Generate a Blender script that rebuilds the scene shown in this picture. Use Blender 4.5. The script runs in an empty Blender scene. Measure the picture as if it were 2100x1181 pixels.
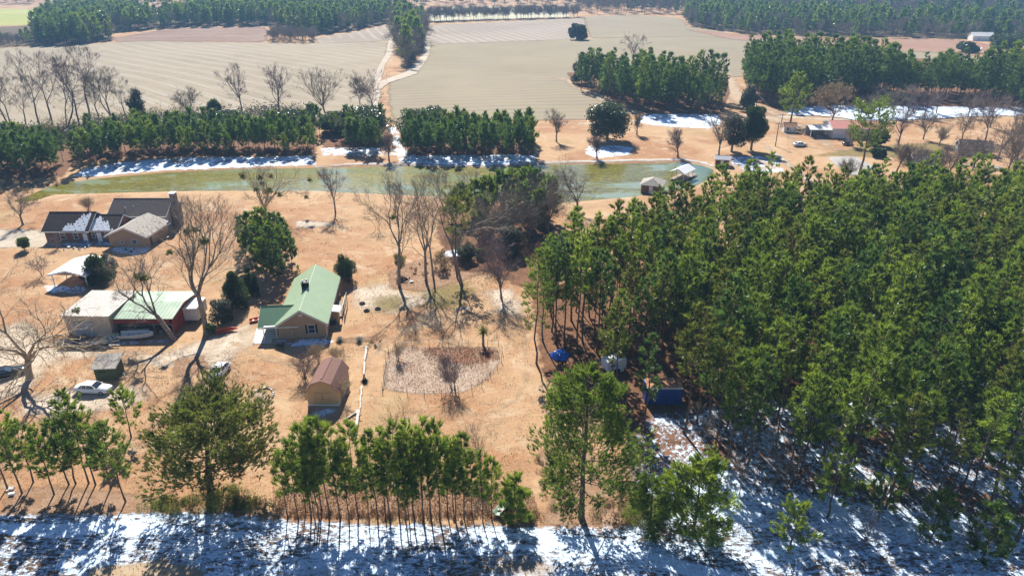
import bpy, math, random
import numpy as np
from mathutils import Vector, Matrix
R = math.radians
SC = bpy.context.scene
COL = SC.collection

# ------------------------------------------------------------------ camera, sky, sun, exposure
F, CX, CY, PITCH, CAMH = 1420.0, 1050.0, 590.5, R(25.1), 55.0
cam = bpy.data.cameras.new('camera'); camo = bpy.data.objects.new('camera', cam); COL.objects.link(camo)
camo.location = (0, 0, CAMH); camo.rotation_euler = (math.pi/2 - PITCH, 0, 0)
cam.sensor_fit = 'HORIZONTAL'; cam.sensor_width = 36; cam.lens = 36*F/2100; cam.clip_end = 12000; cam.clip_start = 0.5
SC.camera = camo
SUN_EL, SUN_AZ = 40.0, -12.0          # sun ahead of the camera, 12 degrees left of the view
w = bpy.data.worlds.new('World'); SC.world = w; w.use_nodes = True
nt = w.node_tree; nt.nodes.clear()
sky = nt.nodes.new('ShaderNodeTexSky'); sky.sky_type = 'NISHITA'; sky.sun_disc = False
sky.sun_elevation = R(SUN_EL); sky.sun_rotation = R(SUN_AZ); sky.air_density = 0.8; sky.dust_density = 0.2; sky.ozone_density = 6.0
bgd = nt.nodes.new('ShaderNodeBackground'); bgd.inputs['Strength'].default_value = 0.06
wo = nt.nodes.new('ShaderNodeOutputWorld'); nt.links.new(sky.outputs[0], bgd.inputs[0]); nt.links.new(bgd.outputs[0], wo.inputs[0])
sl = bpy.data.lights.new('sun', 'SUN'); sl.energy = 5.0; sl.angle = R(0.5); sl.color = (1, .95, .87)
so = bpy.data.objects.new('sun', sl); COL.objects.link(so)
sd = Vector((math.sin(R(SUN_AZ))*math.cos(R(SUN_EL)), math.cos(R(SUN_AZ))*math.cos(R(SUN_EL)), math.sin(R(SUN_EL))))
so.rotation_euler = sd.to_track_quat('Z', 'Y').to_euler(); so.location = (0, 100, 200)
SC.view_settings.view_transform = 'Standard'; SC.view_settings.look = 'None'
SC.view_settings.gamma = 1; SC.view_settings.use_curve_mapping = False
SC.view_settings.exposure = 1.1
HAZE = 0.00022
SC.cycles.transparent_max_bounces = 48; SC.cycles.volume_bounces = 0

# ------------------------------------------------------------------ terrain and pixel helpers
def ray0(px, py, z=0.0):
    u = (px-CX)/F; v = (py-CY)/F
    dy = math.cos(PITCH)-v*math.sin(PITCH); dz = -math.sin(PITCH)-v*math.cos(PITCH)
    t = (z-CAMH)/dz
    return u*t, dy*t
POND_PX = [(20,412),(60,397),(110,376),(200,364),(330,352),(480,345),(650,342),(840,338),(1000,341),(1100,336),(1290,333),(1400,331),(1440,337),(1466,346),
           (1462,362),(1420,385),(1360,392),(1300,402),(1150,415),(1000,408),(900,402),(720,394),(650,390),(400,390),(110,397),(60,412)]
def world_poly(px): return np.array([ray0(*p) for p in px])
def sdist(poly, X, Y):
    """signed distance, positive inside"""
    X = np.asarray(X, float); Y = np.asarray(Y, float)
    n = len(poly); best = np.full(X.shape, 1e18); ins = np.zeros(X.shape, bool)
    for i in range(n):
        ax, ay = poly[i]; bx, by = poly[(i+1) % n]
        ex, ey = bx-ax, by-ay; l2 = ex*ex+ey*ey+1e-12
        t = np.clip(((X-ax)*ex+(Y-ay)*ey)/l2, 0, 1)
        best = np.minimum(best, (X-ax-t*ex)**2+(Y-ay-t*ey)**2)
        c = ((ay > Y) != (by > Y)) & (X < (bx-ax)*(Y-ay)/((by-ay) if abs(by-ay) > 1e-12 else 1e-12)+ax)
        ins ^= c
    d = np.sqrt(best)
    return np.where(ins, d, -d)
POND = world_poly(POND_PX)
def height(X, Y):
    X = np.asarray(X, float); Y = np.asarray(Y, float)
    h = .16*np.sin(X*.11+1.3)*np.sin(Y*.09+.4) + .12*np.sin(X*.043-Y*.061+2) + .05*np.sin(X*.37+Y*.21)*np.sin(Y*.33)
    d = sdist(POND, X, Y)
    return h*np.clip((-d)/6, 0, 1) - 1.3*np.clip((d+1.0)/5.0, 0, 1)
def hz(x, y): return float(height(np.array([x]), np.array([y]))[0])
def at(px, py, z=0.0):
    x, y = ray0(px, py, z)
    if z == 0.0:
        for _ in range(3): x, y = ray0(px, py, max(hz(x, y), -.3))
    return x, y
def base(px, py):
    x, y = at(px, py); return Vector((x, y, hz(x, y)))
def topz(px, pyb, pyt):
    x, y = ray0(px, pyb); v = (pyt-CY)/F
    dy = math.cos(PITCH)-v*math.sin(PITCH); dz = -math.sin(PITCH)-v*math.cos(PITCH)
    return CAMH+dz*y/dy

# ------------------------------------------------------------------ mesh helpers
def newmesh(name, V, Fs, mats=(), smooth=False, attrs=None, midx=None):
    """V (n,3) array; Fs: (m,3) / (m,4) array or list of polygons"""
    me = bpy.data.meshes.new(name)
    V = np.asarray(V, np.float32)
    if isinstance(Fs, np.ndarray):
        m, k = Fs.shape
        me.vertices.add(len(V)); me.vertices.foreach_set('co', V.ravel())
        me.loops.add(m*k); me.loops.foreach_set('vertex_index', Fs.astype(np.int32).ravel())
        me.polygons.add(m); me.polygons.foreach_set('loop_start', np.arange(0, m*k, k, dtype=np.int32))
        me.polygons.foreach_set('loop_total', np.full(m, k, np.int32))
        if midx is not None: me.polygons.foreach_set('material_index', midx.astype(np.int32))
        me.update(calc_edges=True); me.validate()
    else:
        me.from_pydata([tuple(map(float, v)) for v in V], [], [tuple(f) for f in Fs]); me.update()
        if midx is not None: me.polygons.foreach_set('material_index', np.array(midx, np.int32))
    for m_ in mats: me.materials.append(m_)
    if smooth: me.polygons.foreach_set('use_smooth', np.ones(len(me.polygons), bool))
    if attrs:
        for k_, a in attrs.items():
            at_ = me.attributes.new(k_, 'FLOAT', 'POINT'); at_.data.foreach_set('value', np.asarray(a, np.float32))
    return me
def link(name, me, parent=None, loc=None, rz=None):
    o = bpy.data.objects.new(name, me); COL.objects.link(o)
    if parent: o.parent = parent
    if loc is not None: o.location = loc
    if rz is not None: o.rotation_euler = (0, 0, rz)
    return o
def tag(o, label=None, cat=None, group=None, kind=None):
    if label: o['label'] = label
    if cat: o['category'] = cat
    if group: o['group'] = group
    if kind: o['kind'] = kind
    return o
def empty(name, loc, rz=0, label=None, cat=None, group=None):
    o = bpy.data.objects.new(name, None); COL.objects.link(o); o.location = loc; o.rotation_euler = (0, 0, rz); o.empty_display_size = .3
    return tag(o, label, cat, group)
class MB:
    def __init__(s): s.v = []; s.f = []
    def poly(s, pts, faces):
        n = len(s.v); s.v += [tuple(p) for p in pts]; s.f += [tuple(i+n for i in f) for f in faces]; return s
    def box(s, x0, x1, y0, y1, z0, z1, M=None):
        P = [(x0,y0,z0),(x1,y0,z0),(x1,y1,z0),(x0,y1,z0),(x0,y0,z1),(x1,y0,z1),(x1,y1,z1),(x0,y1,z1)]
        if M is not None: P = [M @ Vector(p) for p in P]
        return s.poly(P, [(3,2,1,0),(4,5,6,7),(0,1,5,4),(1,2,6,5),(2,3,7,6),(3,0,4,7)])
    def slab(s, a, b, c, d, t):
        """quad abcd (counter-clockwise from above) thickened downwards by t"""
        P = [Vector(a), Vector(b), Vector(c), Vector(d)]; n = (P[1]-P[0]).cross(P[3]-P[0]).normalized()*t
        return s.poly(P+[p-n for p in P], [(0,1,2,3),(7,6,5,4),(1,0,4,5),(2,1,5,6),(3,2,6,7),(0,3,7,4)])
    def tube(s, p0, p1, r0, r1=None, n=6, cap=True):
        r1 = r0 if r1 is None else r1; p0 = Vector(p0); p1 = Vector(p1); d = (p1-p0).normalized()
        a = d.orthogonal().normalized(); b = d.cross(a)
        P = [p0+(a*math.cos(t)+b*math.sin(t))*r0 for t in [2*math.pi*i/n for i in range(n)]]
        P += [p1+(a*math.cos(t)+b*math.sin(t))*r1 for t in [2*math.pi*i/n for i in range(n)]]
        f = [(i, (i+1) % n, n+(i+1) % n, n+i) for i in range(n)]
        if cap: f += [tuple(range(n))[::-1], tuple(range(n, 2*n))]
        return s.poly(P, f)
    def loft(s, rings, cap=True):
        n = len(rings[0]); P = [p for r in rings for p in r]; f = []
        for k in range(len(rings)-1):
            for i in range(n):
                j = (i+1) % n; f.append((k*n+i, k*n+j, (k+1)*n+j, (k+1)*n+i))
        if cap: f += [tuple(range(n))[::-1], tuple(range((len(rings)-1)*n, len(rings)*n))]
        return s.poly(P, f)
    def build(s, name, mat, parent=None, smooth=False, loc=None, rz=None, recalc=True):
        me = bpy.data.meshes.new(name); me.from_pydata([tuple(p) for p in s.v], [], s.f)
        if recalc:
            import bmesh
            bm = bmesh.new(); bm.from_mesh(me); bmesh.ops.recalc_face_normals(bm, faces=bm.faces); bm.to_mesh(me); bm.free()
        me.update(); me.materials.append(mat)
        if smooth: me.polygons.foreach_set('use_smooth', np.ones(len(me.polygons), bool))
        return link(name, me, parent, loc, rz)

# ------------------------------------------------------------------ materials
class NT:
    def __init__(s, name):
        s.m = bpy.data.materials.new(name); s.m.use_nodes = True; s.t = s.m.node_tree; s.t.nodes.clear()
        s.out = s.n('ShaderNodeOutputMaterial')
    def n(s, typ, **kw):
        nd = s.t.nodes.new(typ)
        for k, v in kw.items(): setattr(nd, k, v)
        return nd
    def set(s, sock, v):
        if hasattr(v, 'is_linked') or isinstance(v, bpy.types.NodeSocket): s.t.links.new(v, sock)
        elif isinstance(v, (tuple, list)) and len(v) == 3 and sock.type == 'RGBA': sock.default_value = (*v, 1)
        else: sock.default_value = v
    def pos(s, sx=1, sy=1, sz=1, rot=0, obj=False):
        if obj: src = s.n('ShaderNodeTexCoord').outputs['Object']
        else: src = s.n('ShaderNodeNewGeometry').outputs['Position']
        mp = s.n('ShaderNodeMapping'); s.t.links.new(src, mp.inputs[0]); mp.inputs['Scale'].default_value = (sx, sy, sz)
        mp.inputs['Rotation'].default_value = (0, 0, rot); return mp.outputs[0]
    def noise(s, vec, scale, detail=4, rough=.6, dist=0):
        nd = s.n('ShaderNodeTexNoise'); s.set(nd.inputs['Vector'], vec); nd.inputs['Scale'].default_value = scale
        nd.inputs['Detail'].default_value = detail; nd.inputs['Roughness'].default_value = rough; nd.inputs['Distortion'].default_value = dist
        return nd.outputs['Fac']
    def math(s, op, a, b=0.0, c=None, clamp=False):
        nd = s.n('ShaderNodeMath', operation=op, use_clamp=clamp); s.set(nd.inputs[0], a); s.set(nd.inputs[1], b)
        if c is not None: s.set(nd.inputs[2], c)
        return nd.outputs[0]
    def ramp(s, v, a, b, lo=0.0, hi=1.0):
        nd = s.n('ShaderNodeMapRange', interpolation_type='SMOOTHSTEP'); s.set(nd.inputs['Value'], v)
        for i, q in zip((1, 2, 3, 4), (a, b, lo, hi)): nd.inputs[i].default_value = q
        return nd.outputs[0]
    def mix(s, f, a, b):
        nd = s.n('ShaderNodeMix', data_type='RGBA'); s.set(nd.inputs[0], f); s.set(nd.inputs[6], a); s.set(nd.inputs[7], b); return nd.outputs[2]
    def attr(s, name):
        return s.n('ShaderNodeAttribute', attribute_name=name).outputs['Fac']
    def bsdf(s, col, rough=.9, spec=.2, bump=None, bs=.3, bd=.05, metal=0.0):
        b = s.n('ShaderNodeBsdfPrincipled'); s.set(b.inputs['Base Color'], col); s.set(b.inputs['Roughness'], rough)
        b.inputs['Specular IOR Level'].default_value = spec; b.inputs['Metallic'].default_value = metal
        if bump is not None:
            bn = s.n('ShaderNodeBump'); bn.inputs['Strength'].default_value = bs; bn.inputs['Distance'].default_value = bd
            s.set(bn.inputs['Height'], bump); s.t.links.new(bn.outputs[0], b.inputs['Normal'])
        return b
    def end(s, sh, alpha=None):
        sh = sh.outputs[0] if hasattr(sh, 'outputs') else sh
        if alpha is not None:
            tr = s.n('ShaderNodeBsdfTransparent'); mx = s.n('ShaderNodeMixShader'); s.set(mx.inputs[0], alpha)
            s.t.links.new(tr.outputs[0], mx.inputs[1]); s.t.links.new(sh, mx.inputs[2]); sh = mx.outputs[0]
        s.t.links.new(sh, s.out.inputs[0]); return s.m

def plain(name, col, rough=.7, spec=.3, var=.12, scale=1.5, metal=0.0, dirt=None, obj=True):
    """painted / weathered surface with grain and blotches"""
    t = NT(name); p = t.pos(obj=obj)
    n1 = t.noise(p, scale, 5, .65); n2 = t.noise(p, scale*9, 3, .6)
    c = t.mix(t.ramp(n1, .3, .7), tuple(x*(1-var) for x in col), tuple(min(1, x*(1+var)) for x in col))
    if dirt: c = t.mix(t.ramp(n1, .52, .66), c, dirt)
    return t.end(t.bsdf(c, rough, spec, n2, .25, .01, metal))
M = {}
M['white'] = plain('white_paint', (.78,.78,.76), .5, .4, .05)
M['offwhite'] = plain('weathered_white', (.66,.65,.62), .7, .3, .10, 1.2, dirt=(.5,.48,.43))
M['tan'] = plain('tan_siding', (.38,.27,.165), .8, .2, .05)
M['shedtan'] = plain('cream_siding', (.55,.40,.225), .75, .2, .05)
M['shedtrim'] = plain('shed_trim', (.50,.36,.20), .75, .2, .05)
M['green_roof'] = plain('light_green_metal', (.27,.355,.215), .42, .5, .05, .6)
M['green_roof_shaded'] = plain('shaded_green_metal', (.075,.18,.10), .42, .5, .06, .6)  # darker green with the shade of a slope turned from the sun painted in
M['old_green'] = plain('faded_green_metal', (.28,.38,.27), .55, .4, .12, .5, dirt=(.36,.42,.33))
M['brown_roof'] = plain('brown_shingle', (.19,.105,.085), .9, .2, .12, 3)
M['dark_shingle'] = plain('dark_shingle', (.065,.05,.045), .95, .15, .25, 2)
M['grey_shingle'] = plain('grey_brown_shingle', (.115,.095,.09), .95, .15, .15, 2)
M['brick'] = plain('brown_brick', (.20,.10,.065), .9, .2, .2, 3)
M['greywall'] = plain('grey_siding', (.34,.36,.38), .8, .2, .06)
M['redbarn'] = plain('weathered_red_boards', (.26,.055,.035), .85, .2, .25, 1.5)
M['dark'] = plain('dark_void', (.02,.02,.02), .9, .1, .2)
M['shutter'] = plain('dark_shutter', (.03,.04,.04), .6, .3, .1)
M['steel'] = plain('grey_metal', (.35,.36,.37), .4, .5, .1)
M['concrete'] = plain('pale_concrete', (.60,.56,.50), .9, .2, .08, .8, dirt=(.5,.45,.38))
M['wood'] = plain('grey_wood', (.26,.21,.16), .9, .2, .2, 4)
M['palewood'] = plain('bleached_log', (.60,.56,.50), .9, .2, .15, 4, dirt=(.34,.3,.25))
M['olive'] = plain('olive_boards', (.10,.115,.055), .9, .2, .12, 3)
M['tarwood'] = plain('grey_patched_roof', (.35,.32,.28), .9, .2, .15, 2, dirt=(.12,.10,.09))
M['blue'] = plain('blue_container_paint', (.012,.05,.26), .5, .4, .12, 1)
M['rust'] = plain('rusty_top', (.34,.17,.09), .9, .2, .2, 1, dirt=(.45,.33,.24))
M['tarp'] = plain('blue_tarp', (.01,.13,.55), .45, .5, .12, 2)
M['carwhite'] = plain('white_car_paint', (.76,.77,.77), .25, .6, .02)
M['carblack'] = plain('black_car_paint', (.015,.017,.02), .2, .6, .1)
M['tyre'] = plain('black_rubber', (.02,.02,.02), .9, .2, .1)
M['rim'] = plain('silver_rim', (.5,.5,.5), .35, .5, .05, metal=.6)
M['orange'] = plain('orange_plastic', (.62,.10,.025), .45, .4, .08)
M['pinkroof'] = plain('faded_red_metal', (.50,.21,.16), .5, .4, .06, .5)
M['redlamp'] = plain('red_lens', (.4,.02,.02), .3, .5, .05)
M['stone'] = plain('grey_fieldstone', (.22,.20,.18), .9, .2, .4, 3)
M['snowm'] = plain('roof_snow', (.84,.86,.88), .8, .2, .03)
t = NT('window_glass'); M['glass'] = t.end(t.bsdf((.03,.04,.05), .08, .8))
t = NT('bark_grey'); p = t.pos(obj=True); n = t.noise(p, 3, 5); M['bark'] = t.end(t.bsdf(t.mix(t.ramp(n,.3,.7), (.17,.135,.105), (.34,.29,.235)), .9, .15, n, .5, .03))
t = NT('bark_pale'); p = t.pos(obj=True); n = t.noise(p, 3, 5); M['bark_pale'] = t.end(t.bsdf(t.mix(t.ramp(n,.3,.7), (.27,.21,.14), (.46,.38,.27)), .9, .15, n, .5, .03))
t = NT('bark_pine'); p = t.pos(obj=True); n = t.noise(p, 4, 5); M['bark_pine'] = t.end(t.bsdf(t.mix(t.ramp(n,.3,.7), (.085,.06,.045), (.20,.14,.10)), .95, .1, n, .5, .03))
t = NT('bark_purple'); p = t.pos(obj=True); n = t.noise(p, 3, 5); M['bark_purple'] = t.end(t.bsdf(t.mix(t.ramp(n,.3,.7), (.14,.10,.10), (.29,.225,.215)), .9, .15))

def leafmat(name, c0, c1, c2, transl=.35, rough=.38, spec=.5, yellow=None):
    t = NT(name); v = t.attr('v'); r = t.n('ShaderNodeObjectInfo').outputs['Random']
    c = t.mix(t.ramp(v, 0, 1), c0, c1)
    c = t.mix(t.math('MULTIPLY', t.ramp(r, 0, 1), .35), c, c2)
    b = t.bsdf(c, rough, spec)
    tr = t.n('ShaderNodeBsdfTranslucent'); t.set(tr.inputs[0], t.mix(.5, c, yellow or c1))
    mx = t.n('ShaderNodeMixShader'); mx.inputs[0].default_value = transl
    t.t.links.new(b.outputs[0], mx.inputs[1]); t.t.links.new(tr.outputs[0], mx.inputs[2])
    return t.end(mx)
M['needle'] = leafmat('pine_needles', (.012,.034,.004), (.33,.46,.055), (.075,.15,.020), .45, yellow=(.30,.40,.05))
M['needle_bright'] = leafmat('bright_pine_needles', (.035,.075,.008), (.44,.58,.07), (.15,.25,.025), .46, yellow=(.38,.46,.05))
M['needle_olive'] = leafmat('olive_pine_needles', (.035,.05,.007), (.33,.38,.055), (.10,.13,.025), .42, yellow=(.26,.28,.05))
M['needle_dark'] = leafmat('deep_green_needles', (.009,.030,.005), (.27,.39,.06), (.05,.11,.025), .42, yellow=(.12,.22,.05))
M['leaf'] = leafmat('evergreen_leaves', (.028,.045,.018), (.12,.15,.055), (.05,.07,.03), .28, .35, .5)
M['leaf_grey'] = leafmat('grey_green_leaves', (.04,.05,.03), (.12,.13,.085), (.08,.09,.06), .25, .5, .3)
M['cedar'] = leafmat('cedar_foliage', (.022,.040,.014), (.10,.15,.045), (.045,.075,.025), .30, .6, .3)
M['shrub'] = leafmat('bright_shrub_leaves', (.045,.08,.015), (.14,.20,.04), (.09,.14,.03), .4, .5, .3)
M['mistletoe'] = leafmat('mistletoe_leaves', (.09,.11,.02), (.20,.22,.05), (.14,.15,.03), .35, .6, .2)
M['tanleaf'] = leafmat('dry_tan_leaves', (.16,.11,.06), (.34,.25,.14), (.25,.18,.10), .35, .8, .1)
M['litter'] = leafmat('brown_litter', (.11,.055,.025), (.36,.20,.10), (.24,.13,.06), .2, .9, .1)
M['agave'] = leafmat('blue_grey_agave', (.11,.16,.14), (.28,.34,.31), (.2,.26,.24), .15, .5, .4)

def groundmat():
    t = NT('dry_lawn'); p = t.pos()
    big = t.noise(p, .035, 4, .6, .6); mid = t.noise(p, .22, 5, .7, .8); fine = t.noise(p, 2.2, 6, .75); st = t.noise(t.pos(.25, 2.2, 1, R(20)), .5, 5, .7, .5)
    c = t.mix(t.ramp(big, .38, .60), (.37,.18,.085), (.50,.315,.175))
    c = t.mix(t.math('MULTIPLY', t.ramp(mid, .50, .70), .65), c, (.56,.42,.265))
    c = t.mix(t.math('MULTIPLY', t.ramp(mid, .46, .30), .5), c, (.27,.13,.06))
    c = t.mix(t.math('MULTIPLY', t.ramp(st, .50, .68), .5), c, (.31,.19,.11))
    pk = t.noise(p, .09, 5, .7, 1.2); c = t.mix(t.math('MULTIPLY', t.ramp(pk, .54, .68), .7), c, (.58,.45,.31)); c = t.mix(t.math('MULTIPLY', t.ramp(pk, .44, .30), .55), c, (.30,.185,.10))
    gy = t.noise(p, .05, 3, .5, 1.0)
    c = t.mix(t.math('MULTIPLY', t.math('MULTIPLY', t.ramp(gy, .58, .70), t.ramp(fine, .4, .6)), .5), c, (.25,.235,.075))
    c = t.mix(t.math('MULTIPLY', t.ramp(fine, .40, .62), .30), c, (.60,.42,.25))
    c = t.mix(t.math('MULTIPLY', t.ramp(fine, .42, .28), .55), c, (.16,.09,.045))
    c = t.mix(.20, c, (0, 0, 0))
    return t.end(t.bsdf(c, .95, .1, t.math('ADD', fine, t.math('MULTIPLY', mid, 2.0)), .6, .10))
M['ground'] = groundmat()
EDGE = {}
def softmat(name, cols, scales=(.15, 1.6), soft=(0, 1.5), edge=2.0, escale=.6, cover=None, cscale=1.0, stretch=(1, 1), rot=0, speck=None, op=1.0, bump=.5, bd=.08, rough=.95, spec=.1, stripes=None):
    """sheet whose edge is ragged: alpha from the distance-to-edge attribute plus noise"""
    EDGE[name] = edge
    t = NT(name); p = t.pos(); ps = t.pos(stretch[0], stretch[1], 1, rot)
    a = t.noise(ps, scales[0], 5, .65, .5); b = t.noise(ps, scales[1], 5, .7)
    c = t.mix(t.ramp(a, .35, .65), cols[0], cols[1])
    if len(cols) > 2: c = t.mix(t.math('MULTIPLY', t.ramp(b, .45, .65), .6), c, cols[2])
    if speck: c = t.mix(t.ramp(t.noise(p, speck[1], 4, .7), speck[2], speck[2]+.05), c, speck[0])
    if stripes:
        for (ang, per, col, amt, lo) in stripes:
            sp = t.pos(1, 1, 1, ang); sx = t.n('ShaderNodeSeparateXYZ'); t.set(sx.inputs[0], sp)
            ph = t.math('MULTIPLY', t.math('ADD', sx.outputs[0], t.math('MULTIPLY', t.noise(p, .0022, 1, .4), 90)), 2*math.pi/per)
            sn = t.math('SINE', ph)
            msk = t.math('MULTIPLY', t.ramp(sn, lo, lo+.6), t.ramp(t.noise(p, .008, 4, .7), .34, .66))
            c = t.mix(t.math('MULTIPLY', msk, amt), c, col)
    if 'snow' not in name: c = t.mix(.20, c, (0, 0, 0))
    al = t.math('ADD', t.attr('d'), t.math('MULTIPLY', t.math('SUBTRACT', t.noise(p, escale, 5, .7), .5), edge*2))
    al = t.ramp(al, soft[0], soft[1])
    if cover is not None:
        cn = t.math('ADD', t.math('MULTIPLY', t.noise(ps, cscale, 7, .72, .6), .62), t.math('MULTIPLY', t.noise(ps, .16, 3, .6), .38)); al = t.math('MULTIPLY', al, t.ramp(cn, cover-.03, cover+.10))
    if op < 1: al = t.math('MULTIPLY', al, op)
    return t.end(t.bsdf(c, rough, spec, b, bump, bd), al)
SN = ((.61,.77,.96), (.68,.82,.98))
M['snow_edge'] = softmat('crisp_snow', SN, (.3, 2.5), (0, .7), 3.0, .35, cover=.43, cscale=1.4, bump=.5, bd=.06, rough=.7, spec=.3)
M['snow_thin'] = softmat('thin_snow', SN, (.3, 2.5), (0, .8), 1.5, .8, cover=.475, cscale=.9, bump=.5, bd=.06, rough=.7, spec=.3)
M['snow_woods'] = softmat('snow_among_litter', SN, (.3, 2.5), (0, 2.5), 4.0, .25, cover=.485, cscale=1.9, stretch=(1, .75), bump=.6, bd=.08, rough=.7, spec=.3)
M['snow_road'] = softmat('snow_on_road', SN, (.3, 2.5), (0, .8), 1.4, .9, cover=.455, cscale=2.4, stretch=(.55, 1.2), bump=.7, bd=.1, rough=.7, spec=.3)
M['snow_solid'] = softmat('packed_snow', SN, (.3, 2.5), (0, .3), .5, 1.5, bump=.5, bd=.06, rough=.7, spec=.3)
M['field'] = softmat('harvested_field', ((.31,.255,.175), (.37,.305,.215), (.39,.325,.235)), (.012, .12), (0, 3), 3, .1, bump=.2,
                     stripes=[(R(-45), 11, (.48,.42,.34), .50, .1), (R(-43), 3.7, (.21,.175,.13), .30, 0)])
M['field_mid'] = softmat('grey_tan_field', ((.30,.245,.165), (.345,.285,.195), (.32,.285,.155)), (.010, .08), (0, 3), 3, .1, bump=.2,
                     stripes=[(R(88), 7, (.19,.155,.115), .65, 0), (R(88), 2.6, (.34,.29,.22), .35, 0)])
M['field_rows'] = softmat('rowed_field', ((.31,.25,.195), (.35,.29,.23)), (.012, .12), (0, 3), 3, .1, bump=.2,
                     stripes=[(R(-16), 9, (.52,.44,.35), .7, .2)])
M['redfield'] = softmat('red_clay_field', ((.34,.18,.12), (.38,.25,.18), (.31,.15,.10)), (.012, .12), (0, 4), 5, .08, bump=.2,
                     stripes=[(R(80), 16, (.30,.16,.11), .5, .2)])
M['brownfield'] = softmat('ploughed_field', ((.26,.165,.12), (.32,.22,.16), (.21,.13,.095)), (.012, .12), (0, 4), 3, .08, bump=.2,
                     stripes=[(R(86), 34, (.17,.10,.08), .8, .2)])
M['greenfield'] = softmat('winter_green_field', ((.36,.38,.10), (.42,.42,.14)), (.01, .1), (0, 5), 4, .06, bump=.1)
M['palefield'] = softmat('pale_stubble', ((.52,.49,.34), (.58,.54,.40)), (.01, .1), (0, 5), 4, .06, bump=.1)
M['sand'] = softmat('sandy_drive', ((.62,.50,.37), (.74,.63,.50), (.52,.39,.26)), (.25, 1.8), (0, 3.0), 2.5, .35, op=.9, bump=.5, bd=.06)
M['track'] = softmat('worn_track', ((.56,.42,.27), (.50,.34,.20), (.60,.48,.33)), (.25, 1.8), (0, 1.0), .8, .5, op=.85, bump=.4, bd=.05)
M['road'] = softmat('white_sand_road', ((.50,.42,.32), (.58,.51,.42), (.42,.33,.23)), (.1, .8), (0, 1.2), 1.8, .25, bump=.3)
M['dirt'] = softmat('pale_dirt', ((.50,.36,.24), (.58,.45,.33), (.42,.28,.17)), (.1, .9), (0, 4.0), 4.0, .15, op=.9, bump=.5)
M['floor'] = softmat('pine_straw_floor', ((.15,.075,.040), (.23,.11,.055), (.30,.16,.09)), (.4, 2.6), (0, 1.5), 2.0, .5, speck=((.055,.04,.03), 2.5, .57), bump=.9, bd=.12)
M['leaflitter'] = softmat('leaf_litter', ((.34,.20,.115), (.44,.29,.19), (.26,.14,.08)), (.5, 3.5), (0, 1.0), 1.0, .8, speck=((.15,.09,.06), 4, .60), bump=.9, bd=.12, op=.95)
M['bed'] = softmat('garden_bed', ((.43,.31,.23), (.55,.44,.34), (.34,.21,.15)), (.35, 3), (0, .9), .8, 1.5, speck=((.24,.15,.10), 4.5, .62), bump=1.0, bd=.12)
M['mulch'] = softmat('red_pine_straw', ((.42,.20,.12), (.50,.27,.18), (.30,.14,.09)), (.5, 3), (0, 1.2), 1.2, .9, cover=.43, cscale=1.2, bump=1.0, bd=.12)
M['dark_litter'] = softmat('dark_leaf_litter', ((.075,.05,.035), (.15,.095,.06), (.21,.13,.08)), (.5, 3.0), (0, 1.0), 1.6, .9, cover=.40, cscale=1.6, bump=.9, bd=.12)
M['bank'] = softmat('pond_bank', ((.50,.44,.38), (.62,.58,.54), (.36,.27,.20)), (.3, 2.0), (0, .8), .8, .6, bump=.5)
M['olivegrass'] = softmat('olive_grass', ((.24,.20,.07), (.30,.24,.09), (.36,.26,.13)), (.3, 2.0), (0, 4), 3.5, .3, op=.75, bump=.5)
M['slab'] = softmat('concrete_pad', ((.40,.385,.36), (.47,.45,.42)), (.3, 2.0), (0, .2), .05, 1, bump=.2)
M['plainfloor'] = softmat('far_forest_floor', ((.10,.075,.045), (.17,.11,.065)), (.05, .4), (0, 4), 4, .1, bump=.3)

def watermat():
    t = NT('pond_water'); p = t.pos(); sx = t.n('ShaderNodeSeparateXYZ'); t.set(sx.inputs[0], p)
    n1 = t.noise(t.pos(.45, 1.1, 1, R(8)), .045, 5, .6, 1.6); n2 = t.noise(t.pos(.7, 1.2, 1, R(23)), .45, 6, .7, 1.5)
    deep = t.mix(t.ramp(n1, .35, .65), (.21,.25,.15), (.31,.35,.25))  # pale tones paint a sky reflection into the clear water's base colour
    n3 = t.noise(t.pos(.9, 1.3, 1, R(35)), 1.3, 5, .75)
    algae = t.mix(t.ramp(n2, .38, .62), (.095,.085,.005), (.17,.15,.015)); algae = t.mix(t.math('MULTIPLY', t.ramp(n3, .52, .66), .55), algae, (.30,.28,.13))
    m = t.math('ADD', t.math('MULTIPLY', n1, 1.0), t.math('MULTIPLY', n2, .35))
    east = t.ramp(sx.outputs[0], 40, 60)                     # algae mats thin out towards the clear east end
    m = t.ramp(t.math('SUBTRACT', m, t.math('MULTIPLY', east, .22)), .565, .635)
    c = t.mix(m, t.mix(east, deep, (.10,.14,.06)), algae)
    ro = t.ramp(m, 0, 1, .03, .20)
    b = t.bsdf(c, ro, .5, t.noise(p, 3, 3), .06, .02); t.set(b.inputs['Specular IOR Level'], t.ramp(m, 0, 1, .6, .38))
    return t.end(b)
M['water'] = watermat()

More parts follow.
